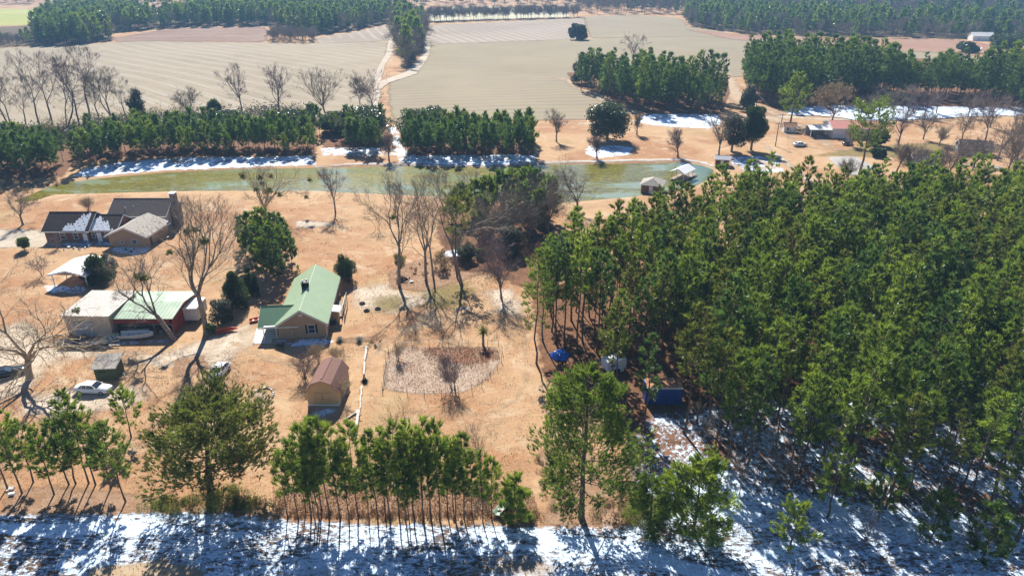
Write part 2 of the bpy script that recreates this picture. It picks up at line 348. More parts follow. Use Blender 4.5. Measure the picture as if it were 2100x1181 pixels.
# ------------------------------------------------------------------ ground grid shared by every ground sheet
def lines(a0, a1, step, lo, hi, g):
    mid = list(np.arange(a0, a1+1e-6, step)); L = []; s = step; x = a0
    while x > lo: s *= g; x -= s; L.append(x)
    U = []; s = step; x = a1
    while x < hi: s *= g; x += s; U.append(x)
    return np.array(L[::-1]+mid+U)
GX = lines(-74, 74, 1.0, -4000, 4000, 1.055)
GY = np.concatenate([lines(44, 128, 1.0, 10, 128.5, 1.1), np.arange(129.5, 250, 1.5), lines(252, 420, 4, 251, 6500, 1.06)])
GY = np.unique(np.round(GY, 3))
XX, YY = np.meshgrid(GX, GY, indexing='ij'); HH = height(XX, YY); NX, NY = XX.shape
IDX = np.arange(NX*NY).reshape(NX, NY)
def gridmesh(name, mask, zoff, mat, d=None, Hs=None):
    c = np.argwhere(mask); i, j = c[:, 0], c[:, 1]
    q = np.stack([IDX[i, j], IDX[i+1, j], IDX[i+1, j+1], IDX[i, j+1]], 1)
    u, inv = np.unique(q.ravel(), return_inverse=True); q = inv.reshape(-1, 4)
    Hs = HH if Hs is None else Hs
    V = np.stack([XX.ravel()[u], YY.ravel()[u], Hs.ravel()[u]+zoff], 1)
    return newmesh(name, V, q, [mat], True, {'d': d.ravel()[u]} if d is not None else None)
g = link('ground', gridmesh('ground', np.ones((NX-1, NY-1), bool), 0, M['ground'])); tag(g, kind='structure')
LAYER = [0.05]; LEVEL = np.zeros((NX-1, NY-1), int)
def sheet(name, px, mat, world=None, parent=None):
    poly = np.array(world) if world is not None else world_poly(px)
    m = 8.0
    d = sdist(poly, XX, YY)
    dm = np.maximum.reduce([d[:-1, :-1], d[1:, :-1], d[:-1, 1:], d[1:, 1:]])
    size = np.maximum(np.diff(GX)[:, None]*np.ones(NY-1)[None], np.diff(GY)[None]*np.ones(NX-1)[:, None])
    mask = dm > -(EDGE[M[mat].name]*.45)
    lv = LEVEL[mask].max()+1; LEVEL[mask] = lv
    o = link(name, gridmesh(name, mask, lv*(.007 if poly[:, 1].min() < 260 else .05), M[mat], d)); tag(o, kind='structure'); return o
def strip(pxs, width):
    """polygon around a pixel polyline, width in metres"""
    P = [Vector(ray0(*p)) for p in pxs]; Lf, Rt = [], []
    for i, p in enumerate(P):
        a = P[max(i-1, 0)]; b = P[min(i+1, len(P)-1)]; d = (b-a).normalized(); n = Vector((-d.y, d.x))
        wd = width[i] if isinstance(width, (list, tuple)) else width
        Lf.append(p+n*wd/2); Rt.append(p-n*wd/2)
    return [tuple(q) for q in Lf+Rt[::-1]]

# far country
sheet('field', [(-420,128),(-60,100),(60,96),(180,91),(240,86),(300,84),(420,87),(550,88),(650,89),(800,86),(795,120),(778,150),(772,185),(775,246),(400,250),(0,262),(-500,330)], 'field')
sheet('field', [(225,80),(300,66),(370,58),(545,55),(556,70),(548,88),(420,87),(300,85),(240,88)], 'brownfield')
sheet('field', [(640,80),(720,68),(802,50),(802,86),(650,90)], 'field_rows')
sheet('field', [(872,90),(1190,80),(1420,74),(1700,84),(1990,98),(2040,135),(1500,160),(1480,235),(1230,235),(1236,246),(800,252),(790,210),(792,168),(850,140)], 'field_mid')
sheet('field', [(872,52),(1190,38),(1200,34),(1210,79),(1190,81),(872,92)], 'field_rows')
sheet('field', [(1195,34),(1300,31),(1400,38),(1412,55),(1500,70),(1640,77),(1700,85),(1420,76),(1208,80)], 'field_mid')
sheet('field', [(1380,58),(1500,70),(1640,77),(1900,80),(2000,86),(2080,100),(2300,118),(2300,150),(2050,128),(1960,110),(1800,106),(1640,96),(1500,82)], 'redfield')
sheet('field', [(-200,20),(60,19),(118,23),(70,52),(0,54),(-200,60)], 'greenfield')
sheet('field', [(876,17),(1000,14),(1150,19),(1180,36),(1000,41),(875,46)], 'palefield')
sheet('field', [(270,27),(390,25),(390,44),(300,50)], 'palefield')
sheet('field', [(1370,1),(1480,2),(1470,-3),(1380,-3)], 'greenfield')
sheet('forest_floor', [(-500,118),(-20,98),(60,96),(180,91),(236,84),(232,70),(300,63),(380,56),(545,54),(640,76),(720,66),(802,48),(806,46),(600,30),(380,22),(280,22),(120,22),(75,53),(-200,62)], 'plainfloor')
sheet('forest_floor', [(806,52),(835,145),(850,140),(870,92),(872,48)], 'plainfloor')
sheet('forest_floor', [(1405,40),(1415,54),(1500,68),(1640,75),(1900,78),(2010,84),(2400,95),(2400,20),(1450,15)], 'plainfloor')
sheet('dirt_track', None, 'road', world=strip([(800,52),(803,85),(798,112),(782,135),(774,165),(772,195),(768,225),(760,262),(800,300)], [7,6,6,5,5,4.5,4,3,2.5]))
sheet('dirt_track', None, 'road', world=strip([(872,70),(878,92),(872,115),(858,135),(840,152),(810,163),(785,172),(773,185)], [4,6,6,7,9,9,7,5]))
sheet('dirt_track', None, 'road', world=strip([(872,92),(960,88),(1060,85),(1190,81),(1225,79)], 3.2))
sheet('dirt_track', None, 'road', world=strip([(870,51),(950,46),(1090,42),(1190,38)], 4))
sheet('dirt_track', None, 'dirt', world=strip([(1130,158),(1165,164),(1210,190),(1260,215),(1330,238)], [5,9,11,9,6]))
sheet('dirt_track', None, 'dirt', world=strip([(1480,150),(1500,190),(1530,215),(1580,232),(1600,240)], [14,14,11,9,9]))
# farm road running past the pond
sheet('dirt_road', None, 'road', world=strip([(1060,257),(1090,257),(1190,255),(1290,251),(1400,244),(1500,238),(1590,240),(1700,245),(1850,240),(2100,232)], [2.5,3.5,3.6,3.6,4,5,6,5,4,4]))
sheet('dirt_road', None, 'dirt', world=strip([(1560,236),(1600,250),(1660,262),(1700,300),(1740,306),(1810,300)], [10,11,9,7,6,5]))
sheet('dirt_road', None, 'dirt', world=strip([(1600,262),(1640,300),(1760,312),(1900,330),(1990,350)], [6,6,6,5,4]))
sheet('dirt_road', None, 'road', world=strip([(1560,290),(1590,312),(1625,345),(1680,390)], [1.8,3,3,3]))
sheet('concrete_pad', [(1695,322),(1750,320),(1800,345),(1775,360),(1740,362)], 'slab')
# snow lying in the shade behind the tree belts
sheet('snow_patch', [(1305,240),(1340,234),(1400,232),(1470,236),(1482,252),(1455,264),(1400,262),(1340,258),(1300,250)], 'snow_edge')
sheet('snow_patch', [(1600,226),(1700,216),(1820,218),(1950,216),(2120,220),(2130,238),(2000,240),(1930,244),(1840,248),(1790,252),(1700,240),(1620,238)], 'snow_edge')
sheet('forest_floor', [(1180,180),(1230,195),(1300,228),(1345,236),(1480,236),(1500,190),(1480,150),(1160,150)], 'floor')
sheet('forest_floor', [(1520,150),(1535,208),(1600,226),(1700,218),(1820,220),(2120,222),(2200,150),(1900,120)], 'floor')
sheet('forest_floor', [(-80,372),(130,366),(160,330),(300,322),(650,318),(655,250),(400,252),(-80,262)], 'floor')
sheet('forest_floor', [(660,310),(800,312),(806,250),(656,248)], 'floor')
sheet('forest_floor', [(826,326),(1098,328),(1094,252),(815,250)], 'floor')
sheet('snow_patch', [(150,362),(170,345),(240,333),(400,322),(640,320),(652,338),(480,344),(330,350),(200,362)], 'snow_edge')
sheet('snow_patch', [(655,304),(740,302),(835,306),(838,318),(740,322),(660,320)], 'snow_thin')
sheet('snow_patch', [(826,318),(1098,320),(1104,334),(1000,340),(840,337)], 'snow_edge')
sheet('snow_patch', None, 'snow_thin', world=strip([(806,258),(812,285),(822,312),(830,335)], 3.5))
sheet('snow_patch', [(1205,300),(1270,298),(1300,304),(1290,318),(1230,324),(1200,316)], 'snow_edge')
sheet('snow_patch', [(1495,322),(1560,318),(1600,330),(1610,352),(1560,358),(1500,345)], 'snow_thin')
o = sheet('pond_bank', None, 'bank', world=strip([(640,342),(740,336),(840,337),(1000,341),(1100,334),(1290,329),(1400,327),(1445,334),(1475,346)], [1.5,3,2.5,2,2.5,3.2,3.2,3,2]))
# yards
sheet('driveway', [(-60,470),(60,470),(150,486),(235,492),(240,500),(100,508),(60,512),(-60,512)], 'road')
sheet('sandy_ground', [(-40,690),(60,640),(130,705),(250,712),(330,720),(420,690),(470,672),(545,668),(545,700),(505,725),(470,760),(420,770),(300,760),(230,735),(120,745),(80,800),(-40,840)], 'sand')
sheet('driveway', [(430,700),(450,682),(500,660),(528,662),(520,700),(545,704),(530,715),(480,730),(430,740),(380,760),(390,730)], 'sand')
sheet('sandy_ground', [(30,800),(160,790),(300,780),(330,820),(250,850),(120,870),(20,860)], 'sand')
sheet('sandy_ground', [(700,590),(790,580),(850,600),(900,560),(940,620),(800,650),(720,640)], 'sand')
sheet('sandy_ground', [(600,452),(680,455),(690,462),(640,470),(600,468)], 'road')
sheet('sandy_ground', [(980,590),(1060,585),(1090,640),(1060,660),(1000,640)], 'sand')
sheet('worn_track', None, 'track', world=strip([(1060,640),(1075,700),(1085,760),(1060,820),(1000,850),(880,850),(780,830),(750,790),(755,740),(790,700),(880,670),(980,650),(1045,640)], 1.4))
sheet('worn_track', None, 'track', world=strip([(1030,640),(1110,720),(1112,800),(1060,880),(960,900),(850,880)], 1.0))
sheet('worn_track', None, 'track', world=strip([(560,840),(620,860),(700,880),(820,890),(980,880),(1050,860)], 1.2))
sheet('worn_track', None, 'track', world=strip([(1078,650),(1092,710),(1098,770),(1075,830),(1010,868),(880,868),(770,845),(735,800)], .8))
sheet('worn_track', None, 'track', world=strip([(600,1010),(640,940),(700,905),(860,900),(1000,905),(1080,930)], .7))
sheet('worn_track', None, 'track', world=strip([(470,700),(560,740),(640,760),(720,730)], 2.0))
sheet('grass_patch', [(840,590),(960,570),(1000,600),(950,640),(860,640)], 'olivegrass')
sheet('grass_patch', [(760,605),(830,600),(860,640),(790,650),(740,640)], 'olivegrass')
sheet('grass_patch', [(1640,320),(1760,300),(1900,290),(1990,300),(1900,330)], 'olivegrass')
sheet('leaf_litter', [(790,560),(830,540),(900,520),(960,500),(1000,560),(960,575),(880,600),(800,596)], 'leaflitter')
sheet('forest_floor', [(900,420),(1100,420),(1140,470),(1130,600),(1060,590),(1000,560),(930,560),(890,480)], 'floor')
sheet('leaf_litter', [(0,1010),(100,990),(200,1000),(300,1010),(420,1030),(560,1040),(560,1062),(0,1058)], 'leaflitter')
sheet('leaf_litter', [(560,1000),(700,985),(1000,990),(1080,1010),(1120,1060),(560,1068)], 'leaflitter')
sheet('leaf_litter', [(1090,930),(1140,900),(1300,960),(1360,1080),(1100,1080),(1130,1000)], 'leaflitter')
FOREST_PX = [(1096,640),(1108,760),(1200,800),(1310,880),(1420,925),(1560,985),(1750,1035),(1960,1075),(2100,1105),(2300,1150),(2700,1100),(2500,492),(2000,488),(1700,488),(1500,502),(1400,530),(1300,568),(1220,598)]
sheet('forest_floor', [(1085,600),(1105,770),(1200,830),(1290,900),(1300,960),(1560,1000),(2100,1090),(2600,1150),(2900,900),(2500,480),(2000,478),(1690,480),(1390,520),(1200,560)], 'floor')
sheet('road_verge', [(-700,1052),(0,1052),(420,1050),(560,1062),(1100,1072),(1290,1080),(1290,960),(1500,960),(2200,1080),(3000,1240),(3000,1420),(-700,1420)], 'dark_litter')
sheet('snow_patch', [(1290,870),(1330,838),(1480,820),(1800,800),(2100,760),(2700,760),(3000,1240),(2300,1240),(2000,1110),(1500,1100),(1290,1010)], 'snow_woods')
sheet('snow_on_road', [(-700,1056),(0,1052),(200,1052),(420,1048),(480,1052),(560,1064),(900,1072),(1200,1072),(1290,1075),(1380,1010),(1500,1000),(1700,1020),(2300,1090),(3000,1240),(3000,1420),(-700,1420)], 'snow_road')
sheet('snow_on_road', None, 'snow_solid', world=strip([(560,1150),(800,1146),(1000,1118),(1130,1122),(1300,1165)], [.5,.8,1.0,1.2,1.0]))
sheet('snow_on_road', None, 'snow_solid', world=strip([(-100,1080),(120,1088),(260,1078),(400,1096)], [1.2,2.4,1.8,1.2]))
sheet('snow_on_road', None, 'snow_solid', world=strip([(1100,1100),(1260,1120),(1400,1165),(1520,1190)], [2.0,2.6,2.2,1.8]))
sheet('bare_road_patch', [(180,1160),(330,1140),(440,1165),(420,1200),(150,1200)], 'track')
sheet('bare_road_patch', [(520,1160),(640,1150),(700,1158),(740,1200),(500,1200)], 'dirt')
sheet('bare_road_patch', [(930,1140),(1000,1128),(1130,1134),(1180,1160),(1200,1200),(880,1200)], 'dirt')
sheet('wheel_rut', None, 'dark_litter', world=strip([(-60,1160),(300,1158),(640,1162),(900,1168)], .35))
sheet('wheel_rut', None, 'dark_litter', world=strip([(-60,1138),(300,1134),(640,1138),(900,1140),(1200,1150)], .3))
for yy_ in (1066, 1098, 1112, 1172): sheet('wheel_rut', None, 'dark_litter', world=strip([(-60,yy_+4),(200,yy_),(520,yy_+3),(860,yy_+5),(1150,yy_+12),(1500,yy_+40)], .38))
sheet('snow_patch', [(535,700),(600,694),(668,694),(690,700),(660,712),(600,714),(545,708)], 'snow_thin')
sheet('snow_patch', [(634,838),(695,834),(690,850),(660,858),(638,850)], 'snow_thin')
sheet('snow_patch', [(155,692),(235,696),(345,694),(350,704),(250,710),(160,708)], 'snow_thin')
sheet('snow_patch', [(88,586),(150,584),(185,592),(170,602),(100,600)], 'snow_edge')
sheet('snow_patch', [(95,500),(235,497),(232,506),(92,506)], 'snow_edge')
sheet('snow_patch', [(226,504),(305,506),(318,514),(280,524),(228,518)], 'snow_edge')
sheet('snow_patch', [(165,812),(230,808),(225,818),(170,822)], 'snow_thin')
sheet('snow_patch', [(905,512),(980,508),(985,524),(910,528)], 'snow_thin')
sheet('snow_patch', [(930,631),(965,627),(972,634),(940,638)], 'snow_thin')
sheet('garden_bed', [(784,800),(786,760),(796,722),(812,712),(880,711),(960,710),(1022,712),(1030,725),(1026,750),(1010,775),(985,795),(950,808),(900,812),(840,810)], 'bed')
sheet('garden_mulch', [(860,716),(900,712),(960,712),(1018,716),(1026,735),(1010,750),(960,752),(930,748),(900,742),(870,728)], 'mulch')
sheet('garden_bed', [(684,694),(720,690),(775,688),(776,698),(730,706),(686,706)], 'leaflitter')
sheet('garden_bed', [(514,800),(550,795),(556,815),(545,835),(520,835)], 'bed')
sheet('leaf_litter', [(355,735),(420,725),(440,760),(380,780),(350,775)], 'leaflitter')
# pond water
xs, ys = POND[:, 0], POND[:, 1]
cen = POND.mean(0)
d = sdist(POND, XX, YY); dm = np.maximum.reduce([d[:-1, :-1], d[1:, :-1], d[:-1, 1:], d[1:, 1:]])
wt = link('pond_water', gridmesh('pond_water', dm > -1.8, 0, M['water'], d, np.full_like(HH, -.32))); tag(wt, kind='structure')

# ------------------------------------------------------------------ vegetation builders (numpy)
def norm(a): return a/np.maximum(np.linalg.norm(a, axis=-1, keepdims=True), 1e-9)
def blades(C, D, n, L, W, rng, spread=.75, up=0.0):
    C = np.repeat(C, n, 0); m = len(C); tid = np.repeat(np.arange(m//n), n)
    Dd = np.repeat(D, n, 0); d = norm(Dd + rng.normal(0, spread, (m, 3)) + np.array([0, 0, up]))
    s = norm(np.cross(d, rng.normal(0, 1, (m, 3))))
    ln = L*rng.uniform(.7, 1.25, (m, 1)); c = C - norm(Dd)*L*rng.uniform(0, .7, (m, 1))
    V = np.stack([c-s*W/2, c+s*W/2, c+d*ln], 1).reshape(-1, 3)
    T = np.arange(m*3).reshape(-1, 3)
    tv = rng.uniform(0, 1, m//n)[tid]; v = np.clip(tv**1.3*.85+rng.uniform(0, .15, m), 0, 1)
    return V, T, np.repeat(v, 3)
def quads(C, size, rng, flat=0.0, up=0.3):
    m = len(C); nrm = norm(rng.normal(0, 1, (m, 3))+np.array([0, 0, up])); a = norm(np.cross(nrm, rng.normal(0, 1, (m, 3)))); b = np.cross(nrm, a)
    s = size*rng.uniform(.6, 1.3, (m, 1))
    V = np.stack([C-a*s, C-b*s*.55, C+a*s, C+b*s*.55], 1).reshape(-1, 3); q = np.arange(m*4).reshape(-1, 4)
    T = np.concatenate([q[:, [0, 1, 2]], q[:, [0, 2, 3]]]); return V, T
class Tubes:
    def __init__(s): s.P0 = []; s.P1 = []; s.R0 = []; s.R1 = []
    def add(s, a, b, r0, r1): s.P0.append(a); s.P1.append(b); s.R0.append(r0); s.R1.append(r1)
    def mesh(s, n=4):
        if not s.P0: return np.zeros((0, 3)), np.zeros((0, 3), int)
        A = np.array(s.P0, float); B = np.array(s.P1, float); r0 = np.array(s.R0)[:, None, None]; r1 = np.array(s.R1)[:, None, None]
        d = norm(B-A); ref = np.where(np.abs(d[:, 2:3]) > .9, np.array([[1., 0, 0]]), np.array([[0, 0, 1.]]))
        u = norm(np.cross(d, ref)); v = np.cross(d, u); th = np.arange(n)*2*math.pi/n
        off = u[:, None, :]*np.cos(th)[None, :, None]+v[:, None, :]*np.sin(th)[None, :, None]
        V = np.concatenate([A[:, None]+off*r0, B[:, None]+off*r1], 1).reshape(-1, 3)
        m = len(A); k = np.arange(m)[:, None]*2*n; i = np.arange(n)[None]; j = (i+1) % n
        T = np.concatenate([np.stack([k+i, k+j, k+n+j], -1).reshape(-1, 3), np.stack([k+i, k+n+j, k+n+i], -1).reshape(-1, 3)])
        return V, T
def merge(parts):
    V = []; T = []; A = []; MI = []; o = 0
    for (v, t, a, mi) in parts:
        V.append(v); T.append(t+o); A.append(a if a is not None else np.full(len(v), .5)); MI.append(np.full(len(t), mi)); o += len(v)
    return np.concatenate(V), np.concatenate(T), np.concatenate(A), np.concatenate(MI)

def pine_parts(seed, H, R_, zb, kind='mature', dens=1.0, blade=(.45, .09), nb=10, trunk_r=.16, bend=.3):
    """returns (trunk V,T), (crown V,T,v). Crown: limbs in whorls, needle tufts along the outer half"""
    rg = np.random.default_rng(seed); tb = Tubes()
    n = 9; tz = np.linspace(0, H*.97, n); bx = np.cumsum(rg.normal(0, bend*.12, n)); by = np.cumsum(rg.normal(0, bend*.12, n)); bx -= bx[0]; by -= by[0]
    tp = np.stack([bx, by, tz], 1); tp[0, 2] = -.4
    for i in range(n-1):
        f0 = 1-i/(n-1)*.85; f1 = 1-(i+1)/(n-1)*.85; tb.add(tp[i], tp[i+1], trunk_r*f0*(1.25 if i == 0 else 1), trunk_r*f1)
    trunkV, trunkT = tb.mesh(6)
    lb = Tubes(); C = []; D = []
    step = .55 if kind == 'mature' else .40
    z = zb; ph = rg.uniform(0, 6)
    def prof(t):
        if kind == 'mature': return (.55+.45*min(1, t*4))*(1-t)**.62*1.08+.10
        if kind == 'dome': return math.sqrt(max(.03, 1-(t*.98)**2))*(.8+.2*min(1, t*6))
        if kind == 'flat': return math.sqrt(max(0, 1-abs(t-.62)**2/.42))
        if kind == 'cone': return (1-t)**.8*.95+.06
        return (1-t)**.6*(.6+.5*min(1, t*5))+.08          # young
    while z < H:
        t = (z-zb)/max(.1, H-zb); rr = R_*prof(t)
        nl = max(2, int(rg.integers(2, 4)*(1.0 if kind != 'young' else 1.1)))
        for k in range(nl):
            if rg.random() < .10: continue
            a = ph+k*2*math.pi/nl+rg.normal(0, .35); L = rr*rg.uniform(.65, 1.2)
            rise = {'mature': .15+.55*t, 'flat': .1+.5*t, 'dome': .25+.3*t, 'cone': .15+.2*t, 'young': .5+.6*t}[kind]*L*rg.uniform(.6, 1.3) - (.12*L if t < .25 else 0)
            b0 = np.array([np.interp(z, tz, bx), np.interp(z, tz, by), z]); e = b0+np.array([math.cos(a)*L, math.sin(a)*L, rise])
            mid = (b0+e)/2+np.array([0, 0, -.08*L]); rb = max(.015, trunk_r*.22*(1-t*.6))
            lb.add(b0, mid, rb, rb*.6); lb.add(mid, e, rb*.6, rb*.25)
            nt_ = max(3, int((3+L*4.2)*dens))
            f = np.sqrt(rg.uniform(.22 if kind != 'dome' else .05, 1, nt_)); f[0] = 1
            P = b0+(e-b0)*f[:, None]; side = np.array([-math.sin(a), math.cos(a), 0])
            P = P+side*(rg.normal(0, .19, (nt_, 1))*L*.9*(1.15-f[:, None]*.4))+np.array([0, 0, 1])*rg.normal(.03, .13, (nt_, 1))*max(L, .8)*.8
            C.append(P); D.append(np.tile(np.array([math.cos(a)*.7, math.sin(a)*.7, .55+.4*t]), (nt_, 1))+rg.normal(0, .25, (nt_, 3)))
        ph += 1.9; z += step*rg.uniform(.7, 1.3)
    top = np.array([bx[-1], by[-1], H]); C.append(top[None]+rg.normal(0, .12, (5, 3))); D.append(np.tile(np.array([0, 0, 1.]), (5, 1)))
    C = np.concatenate(C); D = np.concatenate(D)
    V, T, v = blades(C, D, nb, blade[0], blade[1], rg, .50, .15)
    lV, lT = lb.mesh(3)
    tV = np.concatenate([trunkV, lV]); tT = np.concatenate([trunkT, lT+len(trunkV)])
    return (tV, tT), (V, T, v)
def pine_mesh_pair(name, needle, **kw):
    (tv, tt), (v, f, a) = pine_parts(**kw)
    return newmesh('trunk', tv, tt, [M['bark_pine']]), newmesh('crown', v, f, [M[needle]], attrs={'v': a})
def pine_mesh_one(name, needle, **kw):
    (tv, tt), (v, f, a) = pine_parts(**kw); V, T, A, MI = merge([(tv, tt, None, 0), (v, f, a, 1)])
    return newmesh(name, V, T, [M['bark_pine'], M[needle]], attrs={'v': A}, midx=MI)
def place_pair(name, pair, loc, rz, s, label, cat, group=None):
    root = empty(name, loc, rz, label, cat, group); root.scale = (s, s, s)
    for nm, me in zip(('trunk', 'crown'), pair):
        link(nm, me, root)
    return root

def bare_parts(seed, H, spread=.35, trunk_frac=.3, r0=.3, levels=6, wob=.12, lean=(0, 0), stems=1, dens=1.0, trop=.06, first=3, twig=.012):
    """leafless tree: trunk tubes and branch tubes"""
    rg = random.Random(seed); trunk = Tubes(); br = Tubes(); tips = []
    G = rg.gauss
    def seg(tb, p, d, L, r, r2, n, w_, tr):
        pts = [p]; 
        for i in range(n):
            d = (d+Vector((G(0, w_), G(0, w_), G(0, w_)))+Vector((0, 0, tr))).normalized()
            q = p+d*(L/n); ra = r+(r2-r)*i/n; rb = r+(r2-r)*(i+1)/n
            tb.add(tuple(p), tuple(q), ra, rb); p = q; pts.append(p)
        return p, d, pts
    def side(d, ang):
        a = d.orthogonal().normalized(); a.rotate(Matrix.Rotation(rg.uniform(0, 6.283), 3, d))
        return (d*math.cos(ang)+a*math.sin(ang)).normalized()
    def grow(p, d, L, r, lv):
        n = 4 if lv > levels-3 else (3 if lv > 1 else 2)
        e, d2, pts = seg(br, p, d, L, r, r*.62, n, wob*(1.0 if lv > 2 else 1.5), trop*(1 if lv > 1 else .3))
        if lv <= 0: tips.append(e); return
        for k in range(2 if rg.random() < .75*dens else 3):
            grow(e, side(d2, spread*rg.uniform(.5, 1.3)), L*rg.uniform(.62, .86), r*rg.uniform(.52, .66), lv-1)
        if lv >= 1:
            for q in pts[1:-1]:
                if rg.random() < .55*dens: grow(q, side(d2, rg.uniform(.5, 1.1)), L*rg.uniform(.35, .6), r*.33, max(0, lv-2))
    for s_ in range(stems):
        d = Vector((lean[0]+(G(0, .22) if stems > 1 else 0), lean[1]+(G(0, .15) if stems > 1 else 0), 1)).normalized()
        p = Vector((G(0, .15), G(0, .15), -.4)) if stems > 1 else Vector((0, 0, -.4))
        tr = r0*(1 if s_ == 0 else .75)
        trunk.add(tuple(p), tuple(p+d*.8), tr*1.45, tr)
        e, d2, pts = seg(trunk, p+d*.8, d, H*trunk_frac, tr, tr*.8, 5, wob*.35, .02)
        k = first
        for i in range(k):
            grow(e, side(d2, spread*rg.uniform(.6, 1.3)), H*(1-trunk_frac)*rg.uniform(.27, .36), tr*rg.uniform(.5, .68), levels-1)
        for q in pts[3:-1]:
            if rg.random() < .6: grow(q, side(d2, rg.uniform(.6, 1.0)), H*.16, tr*.28, levels-3)
    return trunk, br, tips
def bare_tree(name, px, py, pyt, label, bark='bark', mist=0, cat='tree', group=None, minr=.012, H=None, leaves=None, **kw):
    loc = base(px, py); H = H or (topz(px, py, pyt)-loc.z)
    # mistletoe and dry leaves sit on the tips
    tr, br, tips = bare_parts(H=H, **kw)
    zmax = max(t_.z for t_ in tips); s = H/zmax
    root = empty(name, loc, 0, label, cat, group); root.scale = (s, s, s)
    V, T = tr.mesh(8); link('trunk', newmesh('trunk', V, T, [M[bark]], True), root)
    br.R0 = [max(minr, r) for r in br.R0]; br.R1 = [max(minr*.8, r) for r in br.R1]
    rg = np.random.default_rng(kw['seed']); V, T = br.mesh(3)
    if len(tips) > 8:
        near_ = loc.y < 150; nt_ = (int(min(2600, len(tips)*3)) if near_ else 420)//(4 if cat == 'bush' else 1); P_ = np.array([tuple(t_) for t_ in tips])[rg.integers(0, len(tips), nt_)]; cc = P_.mean(0)*np.array([1, 1, .6])
        tv_, tf_, _ = blades(P_+rg.normal(0, .25, P_.shape), norm(P_-cc)+np.array([0, 0, .4]), 2 if near_ else 3, .75 if near_ else 1.3, minr*(1.3 if near_ else 2.0), rg, .55)
        V, T = np.concatenate([V, tv_]), np.concatenate([T, tf_+len(V)])
    link('branches', newmesh('branches', V, T, [M[bark]], False), root); rr = random.Random(kw['seed'])
    for i in range(mist):
        c = np.array(rr.choice(tips)); C = norm(rg.normal(0, 1, (70, 3)))*rg.uniform(.1, .75, (70, 1)) + c
        D = norm(C-c); v, f, a = blades(C, D, 4, .35, .16, rg, .6)
        link('mistletoe', newmesh('mistletoe', v, f, [M['mistletoe']], attrs={'v': a}), root)
    if leaves:
        mat, frac, size = leaves; P = np.array([tuple(t_) for t_ in tips]); n = int(len(P)*frac)
        P = P[rg.integers(0, len(P), n)]+rg.normal(0, .35, (n, 3)); v, f = quads(P, size, rg)
        link('foliage', newmesh('foliage', v, f, [M[mat]], attrs={'v': np.repeat(rg.uniform(0, 1, n), 4)}), root)
    return root

def blob_parts(seed, H, Rx, Ry, zb, n=5000, size=.22, lobes=16, shape='round', blade=False):
    """leafy evergreen crown: leaves through a union of uneven lobes, gaps left between"""
    rg = np.random.default_rng(seed); C = []
    hh = (H-zb)
    m0 = int(n*.35); u = norm(rg.normal(0, 1, (m0, 3)))*rg.uniform(.5, 1, (m0, 1)); kz = .52 if shape != 'cone' else .38
    C.append(np.stack([u[:, 0]*Rx*.78, u[:, 1]*Ry*.78, zb+hh*(kz+u[:, 2]*min(kz, .46))], 1))
    for i in range(lobes):
        t = rg.uniform(0.05, .95); a = rg.uniform(0, 6.283)
        if shape == 'cone': pr = (1-t)*.95+.05
        elif shape == 'round': pr = math.sqrt(max(.02, 1-(2*t-.85)**2/1.5))
        else: pr = 1
        rad = pr*rg.uniform(.35, .8); lr = rg.uniform(.28, .5)*(.55+.45*pr)
        c = np.array([math.cos(a)*Rx*rad, math.sin(a)*Ry*rad, zb+hh*t])
        m = int(n/lobes*rg.uniform(.6, 1.4)); u = norm(rg.normal(0, 1, (m, 3)))*rg.uniform(.45, 1.05, (m, 1))**.6
        C.append(c+u*np.array([Rx*lr, Ry*lr, min(hh*.28, max(Rx, Ry)*lr*.9)]))
    C = np.concatenate(C); C = C[(C[:, 2] > zb*.6) & (C[:, 2] < H*1.03)]
    if blade:
        cen = np.array([0, 0, zb+hh*.3]); D = norm(C-cen)+np.array([0, 0, .6]); V, T, v = blades(C, D, 3, size*2.0, size*.5, rg, .4)
    else:
        V, T = quads(C, size, rg); v = np.repeat(rg.uniform(0, 1, len(C)), 4)
    return V, T, v
def leafy(name, px, py, pyt, label, mat='leaf', width=None, cat='tree', group=None, seed=1, n=5000, size=.22, zb=None, lobes=16, shape='round', trunk=.25, blade=False, bark='bark', H=None, limbs=7):
    loc = base(px, py); H = H or (topz(px, py, pyt)-loc.z); Rx = width/2; zb = H*.15 if zb is None else zb
    root = empty(name, loc, 0, label, cat, group)
    tb = Tubes(); rg = random.Random(seed)
    tb.add((0, 0, -.3), (0, 0, H*.35), trunk*1.2, trunk*.8)
    for i in range(limbs):
        a = rg.uniform(0, 6.28); L = Rx*rg.uniform(.4, .8); z0 = H*rg.uniform(.15, .4)
        tb.add((0, 0, z0), (math.cos(a)*L, math.sin(a)*L, z0+H*rg.uniform(.2, .45)), trunk*.5, trunk*.15)
    tb.add((0, 0, H*.35), (rg.uniform(-.2, .2), rg.uniform(-.2, .2), H*.85), trunk*.8, trunk*.2)
    V, T = tb.mesh(6); link('trunk', newmesh('trunk', V, T, [M[bark]]), root)
    V, T, v = blob_parts(seed, H, Rx, Rx, zb, n, size, lobes, shape, blade)
    link('crown', newmesh('crown', V, T, [M[mat]], attrs={'v': v}), root); return root

